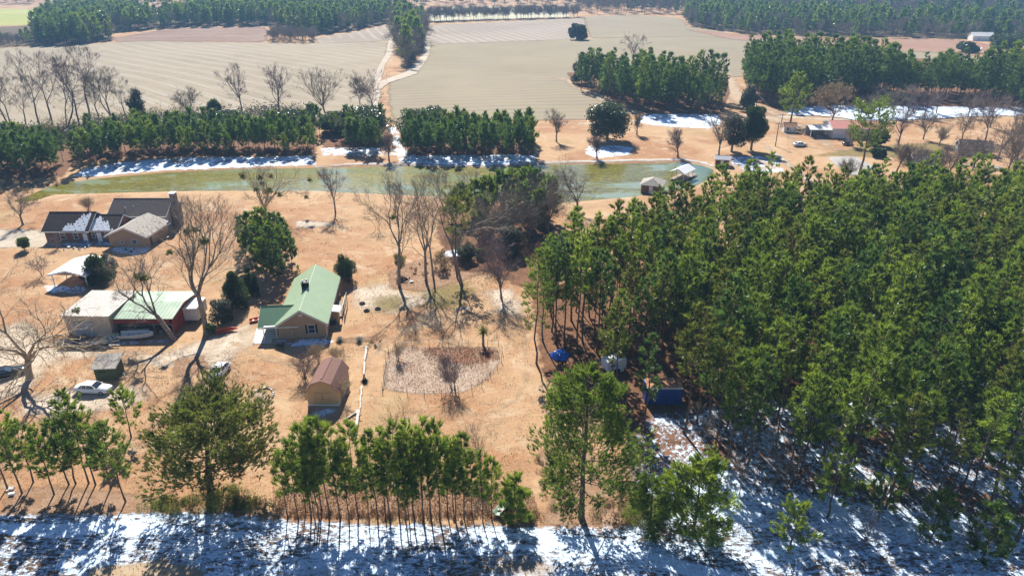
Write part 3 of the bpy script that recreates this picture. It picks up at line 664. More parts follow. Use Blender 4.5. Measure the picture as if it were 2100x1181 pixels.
# ------------------------------------------------------------------ building helpers (local frame: front at y=0, depth along +y)
def window(root, x, z, w_, h_, face='front', pos=0.0, shutters=False, name='window', mat='white'):
    fr = MB(); pn = MB(); b = .07
    def tr(mb, u0, u1, z0, z1, d0, d1):
        if face == 'front': mb.box(u0, u1, pos-d1, pos-d0, z0, z1)
        elif face == 'right': mb.box(pos+d0, pos+d1, u0, u1, z0, z1)
        elif face == 'left': mb.box(pos-d1, pos-d0, u0, u1, z0, z1)
    tr(fr, x-w_/2-b, x+w_/2+b, z+h_, z+h_+b, .003, .06); tr(fr, x-w_/2-b, x+w_/2+b, z-b, z, .003, .07)
    tr(fr, x-w_/2-b, x-w_/2, z, z+h_, .003, .06); tr(fr, x+w_/2, x+w_/2+b, z, z+h_, .003, .06); tr(fr, x-w_/2, x+w_/2, z+h_/2-.02, z+h_/2+.02, .02, .05)
    f = fr.build(name, M[mat], root); tr(pn, x-w_/2+.001, x+w_/2-.001, z+.001, z+h_-.001, .002, .025); pn.build('pane', M['glass'], f)
    if shutters:
        for s in (-1, 1):
            c = x+s*(w_/2+b+.2); sm = MB(); tr(sm, c-.18, c+.18, z-.05, z+h_+.05, .003, .045)
            for k in range(6): zz = z+.05+k*(h_-.1)/5; tr(sm, c-.14, c+.14, zz-.02, zz+.02, .046, .06)
            sm.build('shutter', M['shutter'], root)
def door(root, x, w_, h_, face='front', pos=0.0, mat='white', name='door'):
    mb = MB(); k = MB()
    if face == 'front': mb.box(x-w_/2, x+w_/2, pos-.05, pos-.003, 0, h_); k.box(x+w_/2-.14, x+w_/2-.08, pos-.1, pos-.052, h_*.45, h_*.5)
    elif face == 'right': mb.box(pos+.003, pos+.05, x-w_/2, x+w_/2, 0, h_); k.box(pos+.052, pos+.1, x+w_/2-.14, x+w_/2-.08, h_*.45, h_*.5)
    d = mb.build(name, M[mat], root); k.build('handle', M['steel'], d)
def gable(root, x0, x1, y0, y1, hw, hr, wall='tan', roof='green_roof', axis='y', ov=.35, walls=True, seams=None, trim='white', ridge=None, th=.10, wallname='wall'):
    """prism walls plus two roof slopes with ridge cap and fascia"""
    if walls:
        mb = MB(); b = -.6
        if axis == 'y':
            xm = (x0+x1)/2
            mb.poly([(x0,y0,b),(x1,y0,b),(x1,y1,b),(x0,y1,b),(x0,y0,hw),(x1,y0,hw),(x1,y1,hw),(x0,y1,hw),(xm,y0,hr-.05),(xm,y1,hr-.05)],
                    [(0,1,5,8,4),(1,2,6,5),(2,3,7,9,6),(3,0,4,7),(4,8,9,7),(8,5,6,9),(3,2,1,0)])
        else:
            ym = (y0+y1)/2
            mb.poly([(x0,y0,b),(x1,y0,b),(x1,y1,b),(x0,y1,b),(x0,y0,hw),(x1,y0,hw),(x1,y1,hw),(x0,y1,hw),(x0,ym,hr-.05),(x1,ym,hr-.05)],
                    [(0,1,5,4),(1,2,6,9,5),(2,3,7,6),(3,0,4,8,7),(4,5,9,8),(8,9,6,7),(3,2,1,0)])
        mb.build(wallname, M[wall], root)
    r1 = MB(); fa = MB(); rc = MB()
    if axis == 'y':
        xm = (x0+x1)/2; sl_ = (hr-hw)/(xm-x0); e = hw-ov*sl_; ya, yb = y0-ov, y1+ov
        for s, xe in ((-1, x0-ov), (1, x1+ov)):
            a = [(xm, ya, hr+.06), (xe, ya, e+.06), (xe, yb, e+.06), (xm, yb, hr+.06)]
            if s > 0: a = a[::-1]
            r1.slab(*a, th)
            if seams:
                n = int((yb-ya)/seams)
                for k in range(n+1):
                    y = ya+.02+k*(yb-ya-.04)/n
                    r1.slab((xm,y-.02,hr+.10),(xe,y-.02,e+.10),(xe,y+.02,e+.10),(xm,y+.02,hr+.10), .035) if s < 0 else r1.slab((xm,y+.02,hr+.10),(xe,y+.02,e+.10),(xe,y-.02,e+.10),(xm,y-.02,hr+.10), .035)
            fa.box(min(xe, xe+s*.06), max(xe, xe+s*.06), ya, yb, e-.12, e+.05)
            for yy in (ya-.05, yb+.002):
                fa.poly([(xm,yy,hr-.14),(xe,yy,e-.14),(xe,yy,e+.07),(xm,yy,hr+.07),(xm,yy+.048,hr-.14),(xe,yy+.048,e-.14),(xe,yy+.048,e+.07),(xm,yy+.048,hr+.07)],
                        [(0,1,2,3),(7,6,5,4),(0,4,5,1),(1,5,6,2),(2,6,7,3),(3,7,4,0)])
        rc.poly([(xm-.16,ya,hr+.02),(xm,ya,hr+.135),(xm+.16,ya,hr+.02),(xm-.16,yb,hr+.02),(xm,yb,hr+.135),(xm+.16,yb,hr+.02)], [(0,2,1),(3,4,5),(0,1,4,3),(1,2,5,4),(2,0,3,5)])
    else:
        ym = (y0+y1)/2; sl_ = (hr-hw)/(ym-y0); e = hw-ov*sl_; xa, xb = x0-ov, x1+ov
        for s, ye in ((-1, y0-ov), (1, y1+ov)):
            a = [(xa, ye, e+.06), (xb, ye, e+.06), (xb, ym, hr+.06), (xa, ym, hr+.06)]
            if s > 0: a = a[::-1]
            r1.slab(*a, th)
            if seams:
                n = int((xb-xa)/seams)
                for k in range(n+1):
                    x = xa+.02+k*(xb-xa-.04)/n
                    q = [(x-.02,ye,e+.10),(x+.02,ye,e+.10),(x+.02,ym,hr+.10),(x-.02,ym,hr+.10)]
                    r1.slab(*(q if s < 0 else q[::-1]), .035)
            fa.box(xa, xb, min(ye, ye+s*.06), max(ye, ye+s*.06), e-.12, e+.05)
            for xx in (xa-.05, xb+.002):
                fa.poly([(xx,ym,hr-.14),(xx,ye,e-.14),(xx,ye,e+.07),(xx,ym,hr+.07),(xx+.048,ym,hr-.14),(xx+.048,ye,e-.14),(xx+.048,ye,e+.07),(xx+.048,ym,hr+.07)],
                        [(0,1,2,3),(7,6,5,4),(0,4,5,1),(1,5,6,2),(2,6,7,3),(3,7,4,0)])
        rc.poly([(xa,ym-.16,hr+.02),(xa,ym,hr+.135),(xa,ym+.16,hr+.02),(xb,ym-.16,hr+.02),(xb,ym,hr+.135),(xb,ym+.16,hr+.02)], [(0,2,1),(3,4,5),(0,1,4,3),(1,2,5,4),(2,0,3,5)])
    o = r1.build('roof', M[roof], root); fa.build('fascia', M[trim], o); rc.build('ridge_cap', M[ridge or roof], o); return o
def post(root, x, y, z0, z1, s=.1, mat='white', name='post'):
    return MB().box(x-s/2, x+s/2, y-s/2, y+s/2, z0, z1).build(name, M[mat], root)

# ---- the green-roofed house
hx, hy = -33.75, 98.1
hs = empty('house', (hx, hy, 0), R(6.5), 'tan house with a pale green metal roof and a dark chimney beside the sandy drive', 'house')
gable(hs, -3.75, 3.75, 0, 17.9, 2.75, 5.15, 'tan', 'green_roof', 'y', .40, seams=.45, ridge='offwhite')
wr = gable(hs, -6.6, -.9, .25, 7.2, 2.45, 4.25, 'tan', 'green_roof_shaded', 'x', .30, walls=False, seams=.30, ridge='green_roof_shaded')
wr.name = 'porch_roof'
MB().box(-6.2, -3.76, 3.6, 6.9, -.5, 2.45).build('porch_wall', M['greywall'], hs)
MB().box(-6.3, -3.76, .4, 3.59, -.3, .12).build('porch_floor', M['concrete'], hs)
MB().box(-6.2, -3.76, 5.0, 5.1, 2.45, 3.9).build('gable_panel', M['tan'], hs)
post(hs, -6.2, .4, .1, 2.45); post(hs, -4.2, .4, .1, 2.45)
window(hs, 1.45, .95, 1.0, 1.45, 'front', 0, True)
window(hs, 6.2, 1.0, 1.1, 1.2, 'right', 3.75); window(hs, 14.2, 1.0, 1.1, 1.2, 'right', 3.75)
window(hs, 12.0, 1.0, 1.1, 1.2, 'left', -3.75); door(hs, 9.2, .95, 2.1, 'right', 3.75)
MB().box(-.32, .32, -.09, -.003, 4.05, 4.45).build('gable_vent', M['offwhite'], hs)
mb = MB().box(-1.75, -1.45, -.16, -.003, 1.2, 1.75); mb.tube((-1.6, -.08, 1.75), (-1.6, -.08, 4.2), .025); mb.tube((-1.6, -.08, 0), (-1.6, -.08, 1.2), .03); mb.build('electric_meter', M['steel'], hs)
mb = MB(); mb.tube((4.08,-.34,2.35),(3.84,-.10,2.05),.05); mb.tube((3.84,-.10,2.05),(3.84,-.10,.4),.05); mb.tube((3.84,-.10,.4),(3.45,-.55,.12),.05); mb.build('downspout', M['white'], hs)
mb = MB(); mb.tube((-6.5,.0,2.2),(-6.15,.25,1.95),.05); mb.tube((-6.15,.25,1.95),(-6.15,.25,.3),.05); mb.tube((-6.15,.25,.3),(-6.0,-.35,.08),.05); mb.build('downspout', M['white'], hs)
ch = MB(); ch.box(-.95, .15, 8.2, 9.2, 4.2, 6.15); cho = ch.build('chimney', M['dark'], hs)
c2 = MB(); c2.box(-1.03, .23, 8.12, 9.28, 6.15, 6.27)
c2.build('chimney_cap', M['stone'], cho)
for (a, b_) in ((-.7, 8.45), (-.15, 8.9)): MB().tube((a, b_, 6.27), (a, b_, 6.6), .12, n=8).build('flue', M['steel'], cho)
# stoop, small entry roof and side deck
MB().box(3.755, 5.1, 4.6, 6.4, -.5, 2.2).build('entry_wall', M['tan'], hs)
MB().slab((3.9,4.3,2.62),(5.5,4.3,2.35),(5.5,6.7,2.35),(3.9,6.7,2.62), .1).build('entry_roof', M['offwhite'], hs)
MB().box(3.76, 5.5, 6.41, 12.5, -.3, .45).build('deck', M['wood'], hs)
dr = MB()
for k in range(6):
    y = 6.6+k*1.15; dr.box(5.4, 5.5, y, y+.1, .45, 1.5)
dr.box(5.41, 5.49, 6.5, 12.5, 1.5, 1.58); dr.box(5.42, 5.48, 6.5, 12.5, .85, .92); dr.build('deck_railing', M['palewood'], hs)
mb = MB()
for y in (6.9, 11.8): mb.box(5.75, 5.85, y, y+.1, -.2, 2.3)
mb.box(5.74, 5.86, 6.8, 12.0, 2.3, 2.38); mb.box(5.76, 5.84, 6.8, 12.0, 1.2, 1.28); mb.build('trellis', M['wood'], hs)
mb = MB(); mb.box(-7.9, -6.35, .3, 3.4, -.3, .10); mb.build('walkway', M['concrete'], hs)
# boundary snow lip on the porch eave, made of small clods
mb = MB(); rr = random.Random(5)
for k in range(22):
    x = -5.8+k*.09+rr.uniform(-.03, .03); s = rr.uniform(.06, .16); z = 2.42
    mb.box(x-s, x+s, -.02-s*.6, -.02+s*1.6, z, z+s*.8)
mb.build('eave_snow', M['snowm'], hs)
ax, ay = at(684, 664)
ac = MB(); ac.box(-.45,.45,-.45,.45,0,.85); root = empty('air_conditioner', (ax, ay, hz(ax, ay)), R(6.5), 'dark air conditioning unit beside the right wall of the green-roofed house', 'air conditioner')
ac.build('cabinet', M['shutter'], root); mb = MB(); mb.tube((0,0,.85),(0,0,.9),.36,n=14); mb.build('fan_grille', M['steel'], root)
# concrete ramp with kerbs
x0, y0 = at(522, 706); x1, y1 = at(548, 664)
rmp = empty('ramp', (x0, y0, hz(x0, y0)), R(12), 'pale concrete ramp with low white kerbs left of the porch', 'ramp')
MB().box(0, 2.6, 0, 5.5, -.2, .07).build('slab', M['concrete'], rmp)
MB().box(-.12, -.002, 0, 5.5, -.2, .38).build('kerb', M['white'], rmp); MB().box(.0, 2.6, 5.502, 5.6, -.2, .38).build('kerb', M['white'], rmp)

# ---- barn-shaped shed
sx, sy = at(632, 832); sz_ = hz(sx, sy)
sh = empty('shed', (sx+2.15, sy, sz_), R(-1.0), 'cream gambrel shed with a brown roof and double doors in the middle of the yard', 'shed')
P = [(-2.15,0),(2.15,0),(2.15,2.15),(1.35,3.25),(0,3.75),(-1.35,3.25),(-2.15,2.15)]
mb = MB(); n = len(P)
mb.poly([(x,0,z+.25) for x, z in P]+[(x,6.1,z+.25) for x, z in P], [tuple(range(n))[::-1], tuple(range(n, 2*n))]+[(i,(i+1)%n,n+(i+1)%n,n+i) for i in range(n)]); mb.build('wall', M['shedtan'], sh)
Q = [(2.32,2.02),(1.38,3.36),(0,3.88),(-1.38,3.36),(-2.32,2.02)]; mb = MB()
for i in range(4):
    (xa, za), (xb, zb_) = Q[i], Q[i+1]; mb.slab((xa,-.2,za+.25),(xa,6.3,za+.25),(xb,6.3,zb_+.25),(xb,-.2,zb_+.25), .08)
rf = mb.build('roof', M['brown_roof'], sh)
mb = MB(); mb.box(-.13,.13,.3,5.8,4.09,4.17); mb.build('ridge_vent', M['brown_roof'], rf)
mb = MB(); mb.box(-2.2,2.2,-.06,-.003,.05,.27); mb.box(2.16,2.2,0,6.1,.05,.27)
mb.build('skirt', M['white'], sh)
for s in (-1, 1):
    d = MB(); x0_, x1_ = (-1.05, -.02) if s < 0 else (.02, 1.05); d.box(x0_, x1_, -.05, -.003, .35, 2.15); dd = d.build('door', M['shedtan'], sh)
    b = MB(); b.box(x0_, x1_, -.085, -.052, 2.05, 2.15); b.box(x0_, x1_, -.085, -.052, .35, .45); b.box(x0_, x0_+.09, -.084, -.052, .451, 2.049); b.box(x1_-.09, x1_, -.084, -.052, .451, 2.049); b.box(x0_+.091, x1_-.091, -.083, -.052, 1.15, 1.23)
    Mx = Matrix.Translation(((x0_+x1_)/2, -.065, .8)) @ Matrix.Rotation(s*.62, 4, 'Y'); b.box(-.55,.55,-.012,.012,-.035,.035, Mx); b.build('brace', M['shedtrim'], dd)
    MB().box(x0_ if s > 0 else x1_-.05, x0_+.05 if s > 0 else x1_, -.12, -.086, 1.2, 1.35).build('handle', M['shutter'], dd)
for bx_ in (-1.6, -.5, .5, 1.6):
    MB().box(bx_-.15, bx_+.15, .1, .4, -.1, .10).build('footing', M['concrete'], sh)

# ---- barn, garage, trailer
x0, y0 = at(232, 697); x1, _ = ray0(347, 646, 3.2)
bn = empty('barn', (ray0(230, 646, 3.2)[0]+.3, 99.6, 0), 0, 'weathered red open-fronted barn with a faded green metal roof', 'barn')
W = x1-ray0(230, 646, 3.2)[0]; W = 9.6
MB().box(0, .12, 0, 9.6, -.4, 3.0).box(W-.12, W, 0, 9.6, -.4, 3.0).box(.121, W-.121, 9.5, 9.6, -.4, 3.0).build('wall', M['redbarn'], bn)
MB().poly([(W-.06,0,3.001),(W-.06,9.6,3.001),(W-.06,4.4,3.75),(W-.121,0,3.001),(W-.121,9.6,3.001),(W-.121,4.4,3.75)], [(0,1,2),(5,4,3),(0,3,4,1),(1,4,5,2),(2,5,3,0)]).build('gable_panel', M['redbarn'], bn)
for k in range(int((W-.3)/.6)):
    MB().box(.13+k*.6, .13+k*.6+.58, -.05-.004*(k % 2), -.005, 1.95, 3.0).build('board', M['redbarn'], bn)
r1 = MB(); r1.slab((-.4,-.5,3.08),(W+.4,-.5,3.08),(W+.4,4.2,3.84),(-.4,4.2,3.84),.08); r1.slab((-.4,4.2,3.84),(W+.4,4.2,3.84),(W+.4,10.0,3.05),(-.4,10.0,3.05),.08)
for k in range(18):
    x = -.38+k*(W+.72)/17; r1.slab((x-.03,-.5,3.12),(x+.03,-.5,3.12),(x+.03,4.2,3.88),(x-.03,4.2,3.88),.035); r1.slab((x-.03,4.2,3.88),(x+.03,4.2,3.88),(x+.03,10,3.09),(x-.03,10,3.09),.035)
r1.build('roof', M['old_green'], bn)
for k in range(4): post(bn, .2+k*(W-.4)/3, .12, -.3, 1.94, .16, 'wood')
MB().box(.3, W*.45, 1.0, 1.5, 1.0, 1.08).box(.3, W*.45, 1.0, 1.5, .3, .38).build('shelf', M['palewood'], bn)
MB().box(W*.5, W-.4, .9, 1.4, 1.15, 1.22).build('shelf', M['palewood'], bn)
MB().box(.13, W-.13, 4.9, 5.0, -.3, 3.0).build('partition', M['redbarn'], bn)
rr = random.Random(9)
for k in range(7):
    x = .8+k*1.25; s = rr.uniform(.2, .4); bo = empty('crate', (bn.location.x+x, 100.1, .05), rr.uniform(-.4, .4), ['rusty brown', 'pale grey', 'black', 'white', 'dull brown', 'grey', 'dark brown'][k]+' crate under the red barn front, '+['leftmost', 'second from left', 'third from left', 'middle one', 'just right of middle', 'second from right', 'rightmost'][k], 'crate')
    m_ = M[['rust', 'offwhite', 'dark', 'white', 'wood', 'steel', 'redbarn'][k]]
    MB().box(-s, s, -s, s, 0, s*1.3).build('box', m_, bo); MB().box(-s-.03, s+.03, -s-.03, s+.03, s*1.3+.002, s*1.3+.06).build('lid', m_, bo)
gx = ray0(130, 640, 3.9)[0]
gr = empty('garage', (gx+.4, 99.0, 0), R(-2), 'tan metal garage with a white roof left of the red barn', 'garage')
W = ray0(226, 641, 3.9)[0]-gx-.3
MB().poly([(0,0,-.5),(W,0,-.5),(W,8.4,-.5),(0,8.4,-.5),(0,0,3.7),(W,0,3.7),(W,8.4,3.95),(0,8.4,3.95)], [(3,2,1,0),(4,5,6,7),(0,1,5,4),(1,2,6,5),(2,3,7,6),(3,0,4,7)]).build('wall', M['offwhite'] if 0 else plain('pale_tan_metal', (.50,.42,.33), .6, .3, .08), gr)
r1 = MB(); r1.slab((-.3,-.3,3.86),(W+.3,-.3,3.86),(W+.3,8.7,4.12),(-.3,8.7,4.12),.09)
for k in range(14):
    x = -.28+k*(W+.56)/13; r1.slab((x-.03,-.3,3.9),(x+.03,-.3,3.9),(x+.03,8.7,4.16),(x-.03,8.7,4.16),.035)
r1.build('roof', plain('dirty_white_metal', (.47,.44,.39), .6, .3, .10, .8, dirt=(.36,.33,.28)), gr)
MB().box(1.2, 4.6, -.05, -.003, -.1, 2.7).build('roll_up_door', M['greywall'], gr)
for k in range(5): MB().box(1.25, 4.55, -.08, -.052, .05+k*.53, .5+k*.53).build('door_panel', M['greywall'], gr)
tx, ty = at(378, 664)
tr = empty('trailer', (tx+.1, ty+.2, hz(tx, ty)), R(2), 'white box trailer parked at the right end of the red barn', 'trailer')
MB().box(0, 2.3, 0, 4.2, .5, 2.7).build('box', M['offwhite'], tr); MB().box(-.04, 2.34, -.04, 4.24, 2.702, 2.78).build('roof', M['white'], tr)
for x in (-.12, 2.3):
    for y in (1.6, 2.5): MB().tube((x, y, .36), (x+.2, y, .36), .36, n=14).build('wheel', M['tyre'], tr)
MB().box(1.1, 1.2, -1.3, -.01, .42, .52).build('tow_bar', M['shutter'], tr)
for x in (.06, 1.17): MB().box(x, x+1.07, -.05, -.003, .6, 2.55).build('rear_door', M['offwhite'], tr)

# ---- outhouse
ox, oy = at(198, 781)
oh = empty('outhouse', (ox, oy, hz(ox, oy)), R(5), 'small olive wooden hut with a patched grey roof in the dirt yard', 'hut')
MB().poly([(0,0,-.2),(3,0,-.2),(3,2.4,-.2),(0,2.4,-.2),(0,0,2.2),(3,0,2.2),(3,2.4,2.75),(0,2.4,2.75)], [(3,2,1,0),(4,5,6,7),(0,1,5,4),(1,2,6,5),(2,3,7,6),(3,0,4,7)]).build('wall', M['olive'], oh)
for k in range(10): MB().box(.02+k*.3, .30+k*.3, -.03-.006*(k % 2), -.003, 0, 2.15).build('board', M['olive'], oh)
MB().slab((-.35,-.45,2.22),(3.35,-.45,2.22),(3.35,2.75,2.95),(-.35,2.75,2.95),.09).build('roof', M['tarwood'], oh)
MB().box(.45, 1.7, -.06, -.04, 1.4, 1.52).build('slot', M['dark'], oh)
wx, wy = at(246, 772); wp = empty('scrap_heap', (wx, wy, hz(wx, wy)), R(10), 'dark heap of scrap metal beside the olive hut', 'scrap heap')
rr = random.Random(3)
for k in range(14):
    a = Matrix.Translation((rr.uniform(-.9,.9), rr.uniform(-1,1), rr.uniform(.05,.4))) @ Matrix.Rotation(rr.uniform(0,3), 4, 'Z') @ Matrix.Rotation(rr.uniform(-.5,.5), 4, 'X')
    MB().box(-.5,.5,-.06,.06,-.04,.04, a).build('bar', M[rr.choice(['steel','dark','wood','rust'])], wp)

# ---- neighbours' houses on the left
bh = empty('house', (ray0(97, 498)[0], 140.6, 0), 0, 'brown brick house with a dark shingle roof partly under snow at the left', 'house')
gable(bh, 0, 9.4, 0, 8.2, 2.9, 5.6, 'brick', 'dark_shingle', 'x', .45)
gable(bh, 9.41, 15.2, .6, 7.6, 2.85, 5.0, 'brick', 'dark_shingle', 'x', .40)
window(bh, 3.8, .9, 1.1, 1.3); window(bh, 6.6, .9, .9, 1.3); door(bh, 11.3, 1.0, 2.1, pos=.6); window(bh, 13.2, .9, 1.0, 1.3, pos=.6); window(bh, 10.1, .9, .6, 1.6, pos=.6); door(bh, 8.6, .9, 2.1)
mb = MB(); rr = random.Random(11); nx = 60; ny = 24
for i in range(nx):
    for j in range(ny):
        x = 4.2+i*.18; y = -.2+j*.17; jag = 2.9*max(0,math.sin((i+4)/nx*math.pi))**.7+.45*math.sin(i*.55)+.3*math.sin(i*1.7+j)+rr.uniform(-.3, .2)
        if y < jag+(.6 if x > 7 else -.6) and not (9.0 < x < 9.8) and math.sin(i*.9+j*.7)+math.sin(j*1.3-i*.35) < 1.55:
            if x < 9.3: z = 2.9+(y)*(2.7/4.1)
            else: z = 2.85+(y-.6)*(2.15/3.5)
            if x < 14.8 and (x < 9.3 or y > .3): mb.slab((x-.1,y-.095,z+.12-.058),(x+.1,y-.095,z+.12-.058),(x+.1,y+.095,z+.12+.062),(x-.1,y+.095,z+.12+.062),.05)
mb.build('roof_snow', M['snowm'], bh)['kind'] = 'stuff'
gh = empty('house', (ray0(234, 470)[0], 148.5, 0), 0, 'grey house with a plain grey-brown roof and a stone chimney at its right end', 'house')
gable(gh, 0, 12.6, 0, 8.4, 3.6, 6.1, 'greywall', 'grey_shingle', 'x', .45)
window(gh, 2.6, 2.0, 1.7, 1.0); window(gh, 5.8, 2.1, .6, .7); 
mb = MB(); rr = random.Random(2)
mb.box(12.9, 14.4, 2.5, 4.4, -.4, 5.2); mb.box(13.1, 14.2, 2.8, 4.2, 5.2, 7.6); cm = mb.build('chimney', M['stone'], gh)
MB().box(12.95, 14.3, 2.7, 4.3, 7.602, 7.8).build('chimney_cap', M['snowm'], cm)
for k in range(3): MB().tube((3.2+k*1.6, 1.5+k*.7, 4.3), (3.2+k*1.6, 1.5+k*.7, 5.0), .08, n=8).build('vent_pipe', M['white'], gh)
tw = empty('house', (ray0(229, 505)[0], 138.2, 0), R(-4), 'low tan gabled house wing in front of the grey house', 'house')
gable(tw, 0, 8.3, 0, 8.6, 2.7, 4.5, 'tan', 'tarwood', 'y', .6); window(tw, 5.6, .9, 1.0, .8); window(tw, 2.8, .9, .7, .5)
door(tw, 1.6, .9, 2.1, 'right', 8.3, 'shutter')
mb = MB()
for i in range(9):
    for j in range(7):
        y = 3.0+i*.65; x = -.3+j*.62; z = 2.7+x*(1.8/4.15)
        mb.slab((x-.3,y-.34,z+.14-.13),(x+.3,y-.34,z+.14+.13),(x+.3,y+.34,z+.14+.13),(x-.3,y+.34,z+.14-.13),.05)
mb.build('roof_snow', M['snowm'], tw)
# white-roofed carport
fx, fy = ray0(133, 556, 3.5); bx_, by_ = ray0(187, 522, 3.5); rot = -math.atan2(bx_-fx, by_-fy); Lc = math.hypot(bx_-fx, by_-fy)
cp = empty('carport', (fx, fy, 0), rot, 'white gable-roofed open carport beside a dark evergreen', 'carport')
gable(cp, -3.4, 3.4, .3, Lc-.3, 2.55, 3.4, 'white', 'white', 'y', .3, walls=False)
for x in (-3.2, 3.2):
    for y in (.5, Lc/2, Lc-.6): post(cp, x, y, -.3, 2.5, .14)
MB().poly([(-3.4,.28,2.55),(3.4,.28,2.55),(0,.28,3.38),(-3.4,.34,2.55),(3.4,.34,2.55),(0,.34,3.38)], [(0,1,2),(5,4,3),(0,3,4,1),(1,4,5,2),(2,5,3,0)]).build('gable_panel', M['tan'], cp)

# ---- right side: red-roofed house, sheds, pond buildings
px0 = ray0(1706, 283)[0]
rh = empty('house', (px0, 240.5, 0), R(-4), 'white house with a faded red metal roof on the far side of the pond', 'house')
gable(rh, 0, 16.5, 0, 10.5, 3.4, 5.0, 'white', 'pinkroof', 'x', .4, seams=.8); window(rh, 5, 1.2, 1.2, 1.2); window(rh, 10, 1.2, 1.2, 1.2); door(rh, 7.5, 1, 2.1)
gp = empty('carport', (ray0(1663, 283)[0], 241.5, 0), R(-4), 'low white-roofed carport full of clutter left of the red-roofed house', 'carport')
gable(gp, 0, 7.2, 0, 6.5, 2.7, 3.6, 'white', 'offwhite', 'x', .3, walls=False)
for x in (.2, 7.0):
    for y in (.2, 6.2): post(gp, x, y, -.3, 2.7, .2)
MB().box(.3, 6.9, 6.0, 6.1, -.3, 2.6).build('back_wall', M['greywall'], gp)
def simple_house(px, py, w_, l_, hw, hr, rot, label, wall, roof, cat='house', axis='x', name='house', seams=None):
    b_ = base(px, py); r_ = empty(name, (b_.x, b_.y, b_.z), R(rot), label, cat)
    gable(r_, 0, w_, 0, l_, hw, hr, wall, roof, axis, .35, seams=seams); window(r_, w_*.3, .9, .9, .9); door(r_, w_*.68, .9, 1.95); return r_
simple_house(1607, 272, 4.2, 3.5, 2.2, 3.2, -8, 'small shed with a rusty roof and pale walls near the farm road', 'offwhite', 'rust', 'shed', name='shed')
simple_house(1966, 318, 9, 6, 2.5, 4.3, -18, 'grey-roofed house half hidden by bare grey trees at the right', 'greywall', 'grey_shingle')
simple_house(1872, 350, 6, 5, 2.6, 4.2, -5, 'small green-grey shed among bare trees below the grey-roofed house', 'olive', 'steel', 'shed', name='shed')
simple_house(1994, 84, 15, 10, 3.5, 6, -10, 'far white house at the edge of the woods beyond the fields', 'white', 'offwhite')
simple_house(1375, 176, 10, 8, 3.0, 5, 10, 'white-roofed building glimpsed among the pines beside the field', 'offwhite', 'white', 'building', name='building')
# boat house with a hipped roof at the pond edge
b_ = base(1334, 398)
bt = empty('boathouse', (b_.x, b_.y, -.2), R(-20), 'brown boathouse with a pale hipped roof at the pond edge behind the pines', 'boathouse')
MB().box(-2.6, 2.6, 0, 5.6, -1.2, 2.3).build('wall', M['brick'], bt)
mb = MB(); e = .5; a = [(-2.6-e,-e,2.3),(2.6+e,-e,2.3),(2.6+e,5.6+e,2.3),(-2.6-e,5.6+e,2.3),(0,2.0,3.7),(0,3.6,3.7)]
mb.poly(a, [(0,1,4),(1,2,5,4),(2,3,5),(3,0,4,5),(3,2,1,0)]); mb.build('roof', M['tarwood'], bt); door(bt, 0, 1.0, 2.0)
b_ = base(1388, 372)
dk = empty('dock_shelter', (b_.x, b_.y, -.15), R(-38), 'white-roofed dock shelter standing over the pond', 'dock')
gable(dk, -2.0, 2.0, 0, 6.5, 2.3, 3.3, 'white', 'white', 'y', .3, walls=False)
for x in (-1.8, 1.8):
    for y in (.2, 3.2, 6.3): post(dk, x, y, -1.4, 2.3, .16)
MB().box(-2.1, 2.1, -.6, 9.0, .25, .37).build('deck', M['wood'], dk)
b_ = base(1480, 342)
gz = empty('pump_house', (b_.x, b_.y, b_.z), R(-12), 'little grey-roofed hut on the far bank at the end of the pond', 'hut')
gable(gz, -1.9, 1.9, 0, 3.4, 2.3, 2.9, 'brick', 'steel', 'x', .35); door(gz, 0, .9, 1.9)
# blue container, camper, tarp heap
b_ = base(1324, 832)
ct = empty('container', (b_.x, b_.y+.3, b_.z), R(-1), 'deep blue steel container with a rusty top under the pines', 'container')
CW = 5.0; MB().box(0, CW, 0, 2.5, .05, 2.75).build('body', M['blue'], ct)
mb = MB()
for k in range(22): mb.box(.08+k*.222, .08+k*.222+.12, -.04, -.003, .15, 2.6)
mb.build('corrugation', M['blue'], ct)
MB().box(.05, CW-.05, .05, 2.45, 2.752, 2.80).build('roof', M['rust'], ct)
MB().box(-.06, -.003, .05, 1.22, .1, 2.6).build('end_door', M['blue'], ct); MB().box(-.06, -.003, 1.26, 2.45, .1, 2.6).build('end_door', M['blue'], ct)
mb = MB(); mb.box(-.1, CW+.01, -.1, -.045, 2.62, 2.8); mb.build('top_rail', M['offwhite'], ct)
b_ = base(1245, 768)
cpv = empty('box_trailer', (b_.x, b_.y, b_.z), R(22), 'small white box trailer half hidden under the left edge of the pines', 'trailer')
mb = MB(); rings = []
for x, zt in ((0, 1.75), (.08, 1.9), (3.1, 2.05), (3.2, 1.9)): rings.append([(x,0,.5),(x,2.0,.5),(x,2.0,zt-.06),(x,1.94,zt),(x,.06,zt),(x,0,zt-.06)])
mb.loft(rings); mb.build('body', M['white'], cpv); window(cpv, .9, 1.1, .8, .4, 'front', 0); door(cpv, 2.5, .6, 1.7, 'front', 0)
for y in (-.2, 2.001): MB().tube((1.6, y, .34), (1.6, y+.2, .34), .34, n=14).build('wheel', M['tyre'], cpv)
b_ = base(1148, 732); rg = np.random.default_rng(4)
V = []; Fc = []; nn = 20
for i in range(nn):
    for j in range(nn):
        u, v = i/(nn-1)*2-1, j/(nn-1)*2-1; r = math.hypot(u, v)
        z = max(0, 1.25*(1-r**2.2))+rg.uniform(-.1, .1)+.15*math.sin(u*7+v*3); V.append((u*1.5, v*1.2, max(-.05, z)))
for i in range(nn-1):
    for j in range(nn-1): a = i*nn+j; Fc.append((a, a+nn, a+nn+1, a+1))
